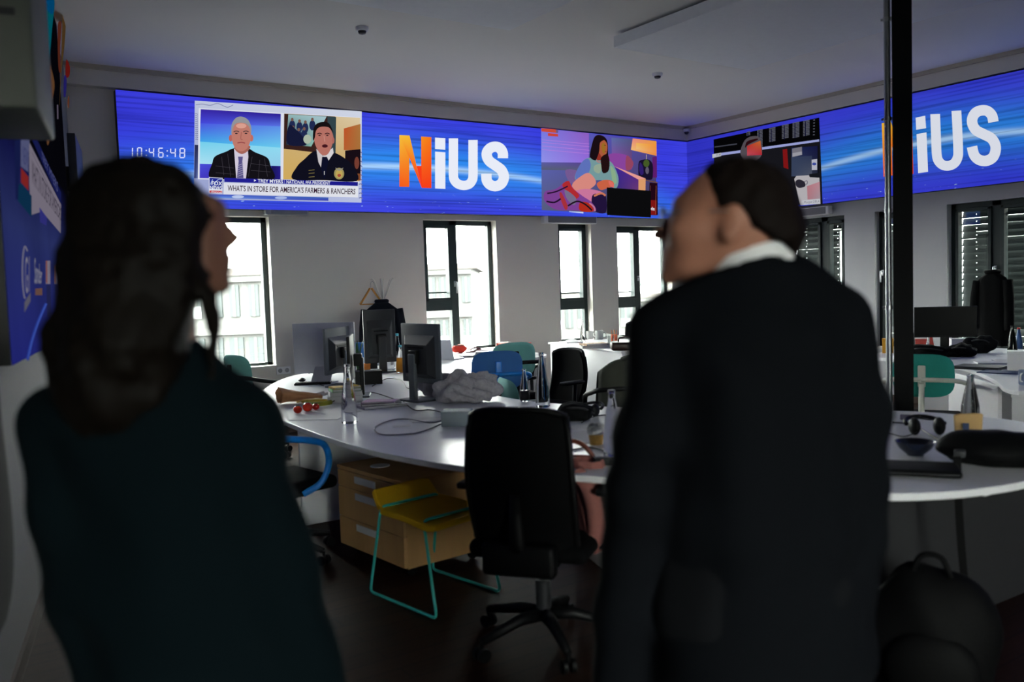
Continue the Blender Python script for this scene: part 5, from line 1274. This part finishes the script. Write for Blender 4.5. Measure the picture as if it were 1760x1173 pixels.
bx = box('grey_box', 'dark grey box end beside the red box', 866, 606, (.12, .16, .12), RZ(866)-.35, M_GREYW)
bx = box('pale_carton', 'small pale blue-grey carton left of the black chair back', 786, 731, (.16, .12, .085), RZ(786)-.15, mat('pale_blue_card', (146, 158, 168), .7))
P0 = on(842, 614)
for k, (c, dz, lab) in enumerate((((60, 60, 64), 0, 'black bound report low in the pile on the far lobe'), ((200, 200, 204), .022, 'white report in the middle of the pile on the far lobe'), ((40, 40, 46), .044, 'dark report topmost in the pile on the far lobe'))):
    b = book('report', lab, 'book', 842, 614, (.30, .21, .022), RZ(842)-.3+.12*k, mat('report_cover_%d' % k, c, .6), DT, 'reports on the far lobe'); b.location = P0+Vector((0, 0, dz))
P0 = on(822, 605)
for k, (c, dz, lab) in enumerate((((120, 90, 96), 0, 'wine coloured magazine under the crumpled one by the window'), ((70, 44, 52), .03, 'crumpled dark magazine nearest the tall window'))):
    t = thing('magazine', lab, 'magazine', P0+Vector((.05*k, .04*k, dz)), RZ(822)+.3*k, 'magazines by the window')
    MB().grid(lambda u, v: ((u-.5)*.30, (v-.5)*.22, .012+.03*math.sin(3*u+2*k)*u+.02*math.sin(7*u)*k), 12, 6, .012).build('pages', mat('magazine_%d' % k, c, .5), t, smooth=True)
t = thing('red_pouch', 'small red pouch beside the laptop at the window', 'pouch', on(790, 607), RZ(790)); MB().ell((0, 0, .05), (.09, .06, .05), 16, 10, warp=lambda p: 1+.08*math.sin(6*p.x+3*p.y)).build('cloth', mat('red_cloth', (196, 50, 34), .8), t, smooth='all'); MB().tube([(-.05, -.03, .092), (.05, -.03, .092)], .004).build('zip', M_DARKGREY, t)
# blue cushion/jacket on a far chair, coat stand with coat
t = thing('task_chair', 'blue backrest peeping out behind the edge-on monitors', 'chair', on_floor(616, 600, 9.4), RZ(622)); star_base(t); seat_pad(t, M_CHAIRBLK)
MB().rbox((0, -.20, .80), (.30, .05, .34), .02, 4).build('backrest', M_BLUEFAB, t, smooth=True); MB().tube([(0, -.1, .40), (0, -.26, .44), (0, -.24, .7)], .02).build('back_stem', M_BLUEP, t, smooth='all')
cp = at_d(660, 560, 9.86)
t = thing('coat_stand', 'white coat stand against the back wall behind the portrait monitor', 'coat stand', (cp.x, cp.y, 0)); M_WST = mat('white_steel', (226, 224, 218), .4)
MB().lathe([(.20, 0), (.20, .012), (.03, .03)], 24).build('base', M_WST, t, smooth=True); MB().cyl((0, 0, .02), (0, 0, 1.50), .016).build('pole', M_WST, t, smooth=True)
for k in range(6):
    a = k*math.pi/3+.2; MB().tube(spline([(0, 0, 1.40), (.05*math.cos(a), .05*math.sin(a), 1.47), (.11*math.cos(a), .11*math.sin(a), 1.62), (.14*math.cos(a), .14*math.sin(a), 1.64)], 5), .007, 8).build('hook', M_WST, t, smooth='all')
hp = cp-RH*.13
t = thing('coat_hanger', 'empty wooden coat hanger on the white coat stand', 'hanger', (hp.x, hp.y, 1.56), RZ(650)+.25); M_HWOOD = mat('light_wood', (206, 148, 74), .5)
MB().tube(spline([(-.13, 0, -.20), (-.06, 0, -.10), (-.008, 0, -.02)], 5), .012, 8).tube(spline([(.13, 0, -.20), (.06, 0, -.10), (.008, 0, -.02)], 5), .012, 8).build('shoulders', M_HWOOD, t, smooth='all'); MB().tube([(-.13, 0, -.20), (.13, 0, -.20)], .006).build('trouser_bar', M_HWOOD, t); MB().tube(spline([(0, 0, -.03), (0, 0, .03), (.02, 0, .055), (.04, 0, .035)], 6), .003, 6).build('hook', M_CHROME, t, smooth='all')
def hung_coat(name, label, P, rz, w, z0, z1, m, cat='coat'):
    t = thing(name, label, cat, P, rz)
    def fn(u, v):
        a = 2*math.pi*u; k = 1-v; sh = min(1.0, (1-v)*7+.22)
        f = 1+.05*math.sin(6*a+2*v)
        return (w*math.cos(a)*sh*f*(.82+.18*k), .09*math.sin(a)*f*(.6+.4*k)*sh, z0+(z1-z0)*v)
    MB().grid(fn, 32, 22).build('cloth', m, t, smooth='all')
    for s in (-1, 1): MB().tube(spline([(s*w*.84, 0, z1-.10), (s*w*.98, -.02, z1-.35), (s*w*1.0, -.03, z1-.62)], 5), [.05]*5+[.048]*5+[.042], 10).build('sleeve', m, t, smooth='all')
    MB().tube([(.06*math.cos(q), .05*math.sin(q), z1-.01) for q in [2*math.pi*i/14 for i in range(14)]], .022, 8, closed=True).build('coat_collar', m, t, smooth='all')
    return t
M_NAVY = mat('navy_coat_cloth', (14, 17, 26), .9, spec=.12, bump=.1, bscale=500)
cq = cp-FH*.10; hung_coat('coat', 'dark navy coat on the white coat stand behind the portrait monitor', (cq.x, cq.y, 0), RZ(662), .22, .35, 1.40, M_NAVY)
wp = at_x(1706, 520, XR-.16); hung_coat('coat', 'black coat hanging on the handle of the rightmost blind window', (wp.x, wp.y, 0), -math.pi/2, .18, .72, 1.50, mat('black_coat_cloth', (9, 9, 10), .9, spec=.1, bump=.1, bscale=500))

# food at the desk front
t = thing('paper_bag', 'crumpled brown paper bag on the left end of the desk', 'paper bag', on(516, 692), RZ(516)+.35)
def bag(u, v):
    a = 2*math.pi*u; r = .065*(1-.35*v)*(1+.10*math.sin(5*a+7*v)+.06*math.sin(9*a-4*v)); fl = 1-.55*v
    return (-.15+.30*v, r*math.cos(a)*1.1, .058*fl+r*math.sin(a)*.82*fl+.004)
MB().grid(bag, 26, 18).build('bag', M_KRAFT, t, smooth='all'); MB().grid(lambda u, v: (.145+.05*v, (u-.5)*.13, .035+.012*math.sin(9*u)+.01*v), 12, 3, .003).build('folded_opening', mat('white_bag_lining', (206, 200, 200), .8), t, smooth=True)
t = thing('banana', 'green-yellow banana beside the tomatoes', 'banana', on(548, 700), RZ(548)); MB().tube(spline([(-.10, .02, .02), (-.04, -.01, .022), (.03, -.01, .022), (.09, .03, .026)], 5), [.006]+[.016]*14+[.005], 10).build('fruit', mat('banana_skin', (150, 150, 40), .5), t, smooth='all'); MB().tube([(.09, .03, .026), (.105, .045, .03)], .004).build('stem', mat('stem_brown', (70, 60, 20), .7), t)
for i, (px, py, r, lab) in enumerate(((512, 711, .028, 'red tomato at the left of the three on the desk front'), (529, 708, .033, 'largest red tomato, middle of the three on the desk front'), (543, 705, .024, 'smaller red tomato at the right of the three, touching the banana'))):
    t = thing('tomato', lab, 'tomato', on(px, py), .4*i, 'tomatoes at the desk front'); MB().ell((0, 0, r*.9), (r, r, r*.9), 18, 12).build('fruit', mat('tomato_skin', (206, 46, 22), .25), t, smooth='all')
    s = MB()
    for k in range(5): s.tube([(0, 0, r*1.8), (.5*r*math.cos(k*1.257), .5*r*math.sin(k*1.257), r*1.74)], [.003, .001], 6)
    s.build('stem', mat('tomato_stem', (60, 90, 30), .7), t)
t = thing('crisp_bag', 'yellow snack bag behind the tomatoes', 'snack bag', on(540, 694), RZ(540)-.2); MB().ell((0, 0, .018), (.10, .05, .018), 18, 8, warp=lambda p: 1+.06*math.sin(8*p.x)).build('bag', mat('yellow_foil', (196, 160, 30), .4), t, smooth='all'); MB().box((-.105, 0, .016), (.02, .08, .003)).build('sealed_edge', MATS['yellow_foil'], t)
# pen holder, phone, mugs, tins
def cup(name, label, px, py, r, h, m, z=DT, cat='cup', handle_=True):
    t = thing(name, label, cat, on(px, py, z), RZ(px)); MB().lathe([(r*.85, 0), (r, .01), (r, h), (r*.9, h), (r*.88, .012)], 22).build('body', m, t, smooth=True)
    if handle_: MB().tube(spline([(r*.95, 0, h*.8), (r*1.6, 0, h*.7), (r*1.6, 0, h*.35), (r*.95, 0, h*.25)], 5), .006, 8).build('handle', m, t, smooth='all')
    return t
M_CER = mat('white_ceramic', (222, 222, 220), .2)
cup('mug', 'white mug behind the bottle on the white cabinet', 1014, 583, .045, .10, M_CER, .82, 'mug'); cup('mug', 'grey-white mug right of the bottle on the white cabinet', 1030, 584, .05, .11, mat('grey_ceramic', (180, 184, 182), .25), .82, 'mug')
gp = cup('drinking_glass', 'drinking glass with a pink straw wrapper on the cabinet', 1050, 598, .036, .13, M_BOTTLE, .82, 'glass', False)
t = cup('pen_cup', 'orange striped cup standing behind the glass on the cabinet', 1056, 592, .036, .11, mat('orange_striped_card', (206, 96, 60), .6, noise=.5, nscale=60), .82, 'cup', False)
for k in range(4): MB().tube([(.01*math.cos(k*1.6), .01*math.sin(k*1.6), .02), (.03*math.cos(k*1.6), .03*math.sin(k*1.6), .16)], .004).build('pencil', MATS['orange_card'], t)
t = thing('pen_holder', 'black pen holder in front of the portrait monitor', 'pen holder', on(641, 634), RZ(641)); MB().rbox((0, 0, .055), (.09, .07, .11), .006).build('holder', M_BLACK, t, smooth=True)
for k in range(3): MB().cyl((-.02+.02*k, 0, .08), (-.035+.03*k, .01, .19), .004).build('pen', M_DARKGREY, t)
t = thing('plant', 'dark green upright leaves between the edge-on monitors', 'plant', on(616, 652), 0); MB().lathe([(.035, 0), (.045, .09), (.04, .09), (.03, .02)], 18).build('pot', M_BLACK, t, smooth=True)
for k in range(6):
    a = k*1.05; MB().grid(lambda u, v: ((.012+.05*v*v)*math.cos(a)+(u-.5)*.028*math.sin(math.pi*(.12+.88*v))*-math.sin(a), (.012+.05*v*v)*math.sin(a)+(u-.5)*.028*math.sin(math.pi*(.12+.88*v))*math.cos(a), .08+.26*v), 3, 8, .002).build('leaf', mat('dark_leaf', (26, 74, 34), .5), t, smooth=True)
t = thing('tablet_stand', 'small pale tablet propped beside the silver screen', 'tablet', on(557, 657), RZ(560)+.5); MB().rbox((0, 0, .09), (.12, .010, .17), .004, rot=(-.25, 0, 0)).build('tablet', M_SILVER, t, smooth=True); MB().box((0, .04, .05), (.06, .005, .11), rot=(.5, 0, 0)).build('prop', M_SILVER, t)
t = thing('paper_pack', 'white pack of papers by the portrait monitor', 'paper', on(655, 628), RZ(655)); MB().box((0, 0, .03), (.16, .12, .06)).build('stack', M_PAPER, t); MB().box((.0, 0, .064), (.15, .11, .006), rot=(0, .05, .2)).build('top_sheet', M_PAPER, t)
t = thing('mouse', 'black computer mouse left of the monitors at the desk tip', 'mouse', on(519, 656), RZ(519)); MB().ell((0, 0, .014), (.033, .055, .018), 16, 8).build('body', M_BLACK, t, smooth='all'); MB().cyl((-.004, -.03, .030), (.004, -.03, .030), .006).build('wheel', M_DARKGREY, t)
t = thing('keyboard', 'black keyboard lying at the left tip of the desk', 'keyboard', on(538, 661), RZ(538)-.1); MB().rbox((0, 0, .009), (.30, .11, .016), .005).build('base', M_BLACK, t, smooth=True)
kb = MB()
for i in range(12):
    for j in range(4): kb.box((-.132+i*.024, -.036+j*.024, .019), (.020, .020, .005))
kb.build('keys', M_DARKGREY, t)

# soft heaps
def heap(name, label, cat, px, py, r, m, rz=0, z=DT, amp=.18, seed=0, extra=None, f=(4, 7)):
    t = thing(name, label, cat, on(px, py, z), RZ(px)+rz); rr = random.Random(seed); ph = [rr.random()*6 for _ in range(6)]
    w = lambda p: 1+amp*(math.sin(f[0]*p.x+ph[0]+2*p.z)*.5+math.sin(f[1]*p.y+ph[1])*.35+math.sin(f[1]*1.6*p.x-5*p.z+ph[2])*.25)
    b = MB().ell((0, 0, r[2]*.80), r, 40, 24, warp=w); b.v = [(x, y, max(y*0+.002, zz)) for x, y, zz in b.v]
    b.build('cloth', m, t, smooth='all')
    if extra: extra(t, r)
    return t
M_FUR = mat('grey_fleece', (164, 161, 168), .95, noise=.35, nscale=45, bump=.6, bscale=90)
def sleeve(t, r): MB().tube(spline([(-r[0]*.6, -r[1]*.5, r[2]*1.0), (0, -r[1]*.95, r[2]*.7), (r[0]*.7, -r[1]*.8, r[2]*.35)], 6), .035, 10).build('sleeve', M_FUR, t, smooth='all')
heap('fleece_jacket', 'grey fleece jacket heaped right of the middle monitor', 'jacket', 802, 690, (.19, .16, .11), M_FUR, .2, seed=3, amp=.34, extra=sleeve, f=(7, 11))
heap('sweater', 'light grey sweater heaped behind the middle monitor stand', 'sweater', 757, 680, (.15, .13, .09), mat('light_grey_knit', (160, 156, 160), .95, noise=.2, nscale=60, bump=.4, bscale=150), .5, seed=5, extra=lambda t, r: MB().tube(spline([(-r[0]*.7, -r[1]*.4, r[2]), (0, -r[1]*.9, r[2]*.9), (r[0]*.7, -r[1]*.3, r[2]*.8)], 6), .03, 10).build('sleeve', MATS['light_grey_knit'], t, smooth='all'))
def strapx(t, r): MB().tube(spline([(-r[0]*.8, 0, r[2]), (-r[0]*.3, -r[1]*.9, r[2]*1.4), (r[0]*.4, -r[1]*.9, r[2]*1.3), (r[0]*.9, 0, r[2]*.6)], 6), .006, 8).build('strap', M_CABLE, t, smooth='all')
heap('camera_pouch', 'black pouch on the desk beside the black office chair back', 'pouch', 990, 722, (.11, .08, .055), M_CHAIRBLK, 0, seed=8, extra=strapx)
M_BAGBLK = mat('black_nylon', (8, 8, 9), .7, spec=.15, bump=.2, bscale=120)
def bagstrap(t, r):
    MB().grid(lambda u, v: (-.14+(u-.5)*.028+.035*v*v, -.17-.03*min(1, v*4)+.0*v, (.05-.0*v if v < .08 else .05-(v-.08)*.62)), 2, 20, .003).build('strap', M_BAGBLK, t, smooth=True)
    MB().rbox((-.13, -.15, .06), (.04, .03, .03), .006).build('buckle', M_DARKGREY, t, smooth=True)
heap('shoulder_bag', 'black nylon bag lying at the right end of the near desk, strap hanging down', 'bag', 1712, 797, (.22, .14, .075), M_BAGBLK, .05, seed=11, amp=.10, extra=bagstrap)
t = thing('laptop_sleeve', 'flat black laptop case on the near desk edge right of the man', 'laptop case', on(1575, 812), RZ(1575)+.05); MB().rbox((0, 0, .014), (.30, .20, .026), .012, 4).build('case', M_BAGBLK, t, smooth=True); MB().tube([(-.14, -.101, .014), (.14, -.101, .014)], .003).build('zip', M_DARKGREY, t)
t = thing('bowl', 'dark blue bowl on the near desk beside the man', 'bowl', on(1573, 783), 0); MB().lathe([(.030, 0), (.035, .006), (.062, .030), (.080, .060), (.077, .060), (.058, .030), (.02, .010)], 28).build('body', mat('dark_blue_glaze', (24, 30, 48), .2), t, smooth=True); MB().lathe([(.032, -.0005), (.032, .004), (.026, .004)], 20).build('foot_ring', M_DARKGREY, t)
def headphones(label, px, py, rz, s=1.0):
    t = thing('headphones', label, 'headphones', on(px, py), RZ(px)+rz)
    for k in (-1, 1): MB().ell((k*.055*s, 0, .042*s), (.026*s, .042*s, .042*s), 18, 12).build('ear_cup', M_BLACK, t, smooth='all')
    MB().tube([(.085*s*math.cos(q), .02+.105*s*math.sin(q), .05*s+.02*math.sin(q)) for q in [math.pi*i/14 for i in range(15)]], .010*s, 8).build('headband', M_BLACK, t, smooth='all')
    MB().tube(spline([(-.055*s, -.04, .02), (-.12, -.06, .004), (-.16, .02, .004), (-.22, .05, .004)], 6), .0025, 6).build('cord', M_CABLE, t, smooth='all')
headphones('black headphones on the near desk between the bowl and the column', 1593, 748, .3, 1.0)
headphones('black headphones on the desk right behind the big office chair', 1010, 716, -.5, .9)
t = thing('bread_bag', 'small kraft bag with blue print in front of the bottle by the column', 'paper bag', on(1664, 752), RZ(1664)+.1)
MB().grid(lambda u, v: (.055*(1+.10*v)*math.copysign(abs(math.cos(2*math.pi*u))**.6, math.cos(2*math.pi*u)), .03*(1-.5*v)*math.copysign(abs(math.sin(2*math.pi*u))**.6, math.sin(2*math.pi*u))+.004*math.sin(11*u), .105*v*(1+.05*math.sin(9*u))), 28, 8).build('bag', mat('tan_paper', (190, 156, 104), .8, bump=.2, bscale=60), t, smooth='all')
MB().box((-.012, -.0300, .055), (.026, .002, .030)).build('printed_label', mat('blue_print', (60, 76, 110), .7), t)
t = thing('snack_pot', 'small tub in a crinkled clear wrapper beside the bottle at the man\'s elbow', 'tub', on(1025, 764), .2); MB().lathe([(.030, 0), (.036, .045), (.034, .048)], 20).build('tub', mat('amber_tub', (176, 136, 70), .5, noise=.5, nscale=50), t, smooth=True); MB().ell((0, 0, .07), (.045, .04, .03), 16, 8, warp=lambda p: 1+.2*math.sin(9*p.x+7*p.y)).build('wrapper', mat('crinkled_wrapper', (200, 200, 200), .3, trans=.5), t)
t = thing('power_adapter', 'black power brick with cables on the desk next to the man', 'adapter', on(1037, 800), RZ(1037)+.3); MB().rbox((0, 0, .018), (.075, .05, .034), .006).build('brick', M_BLACK, t, smooth=True)
MB().tube(spline([(.037, 0, .016), (.09, .01, .004), (.14, .05, .004)], 6), .003, 8).build('cable', M_CABLE, t, smooth='all'); MB().tube(spline([(-.037, 0, .016), (-.10, -.03, .004), (-.16, .05, .004), (-.10, .14, .004), (-.02, .12, .004)], 6), .003, 8).build('cable', M_CABLE, t, smooth='all')
t = thing('tangled_charger', 'small purple-grey charger with cable near the column foot', 'charger', on(1556, 722), RZ(1556)); MB().rbox((0, 0, .014), (.05, .03, .026), .005).build('plug', mat('lilac_grey', (110, 104, 130), .5), t, smooth=True); MB().tube(spline([(.02, 0, .01), (.07, .03, .004), (.12, .0, .004), (.16, .05, .004)], 6), .003, 8).build('cable', M_CABLE, t, smooth='all')
# loose cables on the white top
def cable(label, pts, m=M_CABLE, r=.0035, group='loose cables on the desk'):
    P = [on(x, y) for x, y in pts]; o = P[0].copy(); t = MB().tube([p-o+Vector((0, 0, r+.0005)) for p in spline(P, 8)], r, 8).build('cable', m, None, smooth='all'); t.location = o
    return tag(t, label, 'cable', group)
cable('grey cable looping across the white desk in front of the middle monitor', [(768, 722), (740, 728), (700, 722), (672, 724), (645, 736), (655, 748), (700, 748), (730, 742), (770, 725)], M_CABLEG)
cable('black cable running from the middle monitor foot to the pale carton', [(692, 690), (712, 706), (740, 706), (766, 712)])
cable('dark cable behind the bottle among the notebooks', [(612, 678), (640, 676), (668, 684), (690, 692)])
cable('black cable curling under the silver screen', [(530, 643), (542, 652), (545, 660), (556, 664)])
cable('black cable on the desk beside the headphones', [(1000, 728), (1020, 718), (1040, 715), (1068, 717)])
cable('dark cable around the adapter on the desk beside the man', [(985, 775), (1010, 771), (1035, 776), (1040, 788)])
cable('black cable between the juice bottle and the middle monitor', [(640, 665), (665, 652), (690, 655), (700, 668), (720, 672)])
cable('thin dark cable on the near desk behind the headphones', [(1535, 728), (1560, 730), (1580, 738), (1620, 762)])
sheets('paper', 'small white card beside the grey cable loop', 'card', 690, 733, (.10, .05), RZ(690)+.1, th=.002)
# pink coat and tan bag by the big chair
t = thing('pink_jacket', 'dusty pink jacket hanging on the big black office chair', 'jacket', (0, 0, 0)); b0 = at_d(1012, 860, 3.66); t.location = (b0.x, b0.y, 0); t.rotation_euler = (0, 0, -YAW-.3)
def pj(u, v):
    a = 2*math.pi*u; k = 1-v; f = 1+.10*math.sin(4*a+5*v)+.05*math.sin(9*a)
    return (.070*math.cos(a)*f*(.55+.6*math.sin(math.pi*min(1, .25+.75*k)))+.03*k, .10*math.sin(a)*f*(.6+.4*k), .40+.37*v)
MB().grid(pj, 30, 16).build('cloth', mat('dusty_pink_cloth', (140, 88, 82), .9, noise=.08, nscale=60, bump=.2, bscale=150), t, smooth='all'); MB().tube(spline([(-.03, -.1, .74), (.03, -.11, .66), (.05, -.10, .52), (.03, -.08, .42)], 6), .035, 10).build('sleeve', MATS['dusty_pink_cloth'], t, smooth='all')
t = thing('leather_strap_bag', 'rust brown bag behind the big office chair, above the pink jacket', 'bag', (0, 0, 0)); b0 = at_d(1000, 800, 3.80); t.location = (b0.x, b0.y, 0); t.rotation_euler = (0, 0, -YAW-.5)
M_RUST = mat('rust_leather', (98, 46, 28), .5, noise=.1, nscale=40)
MB().grid(lambda u, v: ((.10-.02*v)*math.cos(2*math.pi*u), .05*math.sin(2*math.pi*u), .55+.20*v), 24, 8).build('body', M_RUST, t, smooth='all'); MB().tube(spline([(-.08, 0, .74), (-.04, -.02, .82), (.03, -.02, .80), (.08, 0, .72)], 6), .010, 8).build('strap', M_RUST, t, smooth='all')
# on the white cabinet
zc2 = .82
P0 = on(1022, 598, zc2)
for k, (c, s, dz, lab) in enumerate((((206, 206, 200), (.30, .22, .03), 0, 'large pale book flat at the front of the white cabinet'), ((150, 112, 76), (.27, .20, .02), .03, 'brown folder lying on the pale book on the cabinet'))):
    b = book('book', lab, 'book', 1022, 598, s, RZ(1022)+.2+.25*k, mat('cabinet_book_%d' % k, c, .6), zc2, 'books on the white cabinet'); b.location = P0+Vector((0, 0, dz))
t = thing('leather_bag', 'dark brown leather bag lying on the white cabinet beside the man', 'bag', on(1080, 602, zc2), RZ(1080)+.1); M_LEA = mat('dark_brown_leather', (58, 34, 26), .4, noise=.15, nscale=30)
MB().rbox((0, 0, .045), (.36, .22, .085), .03, 4).build('body', M_LEA, t, smooth=True); MB().grid(lambda u, v: ((u-.5)*.34, -.112+.18*v, .088+.008*math.sin(5*u)*v), 8, 6, .006).build('flap', M_LEA, t, smooth=True); MB().tube(spline([(-.10, -.02, .09), (-.08, -.02, .13), (.08, -.02, .13), (.10, -.02, .09)], 5), .008, 8).build('handle', M_LEA, t, smooth='all')
for px, py, sz, lab in ((985, 590, (.20, .14), 'white papers at the left end of the white cabinet'), (1042, 580, (.30, .21), 'grey-green newspaper at the back of the white cabinet'), (1062, 583, (.25, .18), 'folded grey newspaper next to the black chair on the cabinet')):
    t = thing('papers', lab, 'papers', on(px, py, zc2), RZ(px)+.3); MB().grid(lambda u, v: ((u-.5)*sz[0], (v-.5)*sz[1], .014+.03*math.sin(math.pi*u)*v), 10, 6, .012).build('sheets', M_PAPER if px < 1000 else mat('newsprint', (146, 152, 146), .8, noise=.3, nscale=40), t, smooth=True)

# ---- side desk clutter
heap('black_jacket', 'black jacket heaped on the side desk before the monitor', 'jacket', 1592, 613, (.20, .16, .06), M_CHAIRBLK, 0, seed=21, extra=strapx)
heap('cable_heap', 'black tangle of headset cables on the side desk', 'cables', 1650, 613, (.13, .10, .06), M_BAGBLK, 0, seed=23, amp=.35, extra=strapx)
heap('camera_bag', 'small black bag right of the monitor on the side desk', 'bag', 1684, 607, (.13, .10, .09), M_BAGBLK, 0, seed=27, amp=.28, extra=strapx)
box('yellow_box', 'yellow carton beside the column on the side desk', 1526, 607, (.10, .08, .14), RZ(1526), mat('yellow_card', (214, 150, 20), .6))
box('red_pack', 'red and white pack beneath the dark monitor', 1588, 598, (.16, .08, .09), RZ(1588), mat('red_white_pack', (190, 70, 60), .6, noise=.5, nscale=16))
box('white_carton', 'white carton standing under the right edge of the dark monitor', 1648, 601, (.16, .10, .11), RZ(1648)+.3, M_PAPER)
box('white_file_box', 'white file box at the picture edge on the side desk', 1752, 637, (.16, .12, .15), RZ(1752), M_WHITE)
sheets('blue_folder', 'blue folder lying at the side desk edge', 'folder', 1724, 641, (.30, .20), RZ(1724)-.3, mat('blue_card', (50, 66, 104), .6), th=.008)
for px, py, lab in ((1706, 625, 'white papers behind the closed dark laptop'), (1737, 622, 'loose white papers at the far right of the side desk')): sheets('paper', lab, 'papers', px, py, (.25, .18), RZ(px)+.2, th=.012)
t = thing('mug', 'patterned blue mug at the very right edge of the picture', 'mug', on(1762, 662, DT), 0); MB().lathe([(.034, 0), (.04, .01), (.04, .10), (.036, .10), (.035, .012)], 20).build('body', mat('blue_pattern_ceramic', (120, 132, 160), .3, noise=.6, nscale=60), t, smooth=True); MB().tube(spline([(-.038, 0, .08), (-.062, 0, .07), (-.062, 0, .035), (-.038, 0, .025)], 5), .005, 8).build('handle', M_CER, t, smooth='all')
# dark rucksack under the near desk
fp = at_d(1600, 940, 3.0)
t = thing('rucksack', 'black rucksack on the floor under the near desk right of the man', 'bag', (fp.x, fp.y, 0), RZ(1600)); MB().ell((0, 0, .24), (.22, .15, .26), 28, 18, warp=lambda p: 1+.05*math.sin(6*p.x+4*p.z)).build('body', M_BAGBLK, t, smooth='all'); MB().tube(spline([(-.06, -.04, .47), (-.03, -.05, .54), (.03, -.05, .54), (.06, -.04, .47)], 5), .010, 8).build('handle', M_BAGBLK, t, smooth='all'); MB().ell((0, -.13, .18), (.15, .06, .13), 18, 10).build('pocket', M_BAGBLK, t, smooth='all')

# ================================================================== OUTSIDE
M_FAC = mat('pale_facade', (76, 76, 75), .9); M_FACW = mat('facade_window', (38, 44, 45), .5); M_ROOF = mat('roof_tiles', (66, 62, 60), .9); M_TREE = mat('tree_leaves', (56, 66, 40), .9, noise=.4, nscale=1.5)
def building(label, px0, px1, ytop, D, floors, cols, seed, base=-14):
    a, b = at_d(px0, ytop, D), at_d(px1, ytop, D); w = (b-a).length; top = (a.z+b.z)/2; c = (a+b)/2; ang = math.atan2(b.y-a.y, b.x-a.x); dpt = 12
    n = Vector((-math.sin(ang), math.cos(ang), 0))
    t = thing('building', label, 'building', (c.x, c.y, base), ang); h = top-base
    MB().box((0, dpt/2, h/2), (w, dpt, h)).build('walls', M_FAC, t); MB().box((0, dpt/2, h+.15), (w+.6, dpt+.6, .3)).build('roof', M_ROOF, t)
    rr = random.Random(seed); fh = h/floors
    for i in range(floors):
        if base+fh*(i+1) < -5: continue
        s = MB().box((0, -.10, fh*(i+1)-.12), (w, .25, .24)).build('floor_band', M_FAC, t)
        for j in range(cols):
            x = -w/2+w*(j+.5)/cols; ww = w/cols*rr.choice((.62, .5, .72))
            f = MB().box((x, -.04, fh*(i+.52)), (ww, .12, fh*.6)).build('window', M_FACW, t); MB().box((x, -.11, fh*(i+.52)), (.10, .04, fh*.6)).build('window_bar', M_FAC, f)
            if rr.random() < .5: MB().box((x, -.12, fh*(i+.32)), (ww, .03, fh*.22)).build('balcony_screen', M_GREYW, f)
    return t
building('pale block of flats seen through the leftmost window', 150, 452, 478, 34, 8, 9, 1)
building('pale apartment house seen through the two-leaf window', 690, 810, 464, 42, 8, 6, 2)
building('white house behind the narrow window', 925, 1030, 512, 55, 6, 5, 3)
building('pale house far behind the fourth window', 1040, 1200, 512, 60, 6, 7, 4)
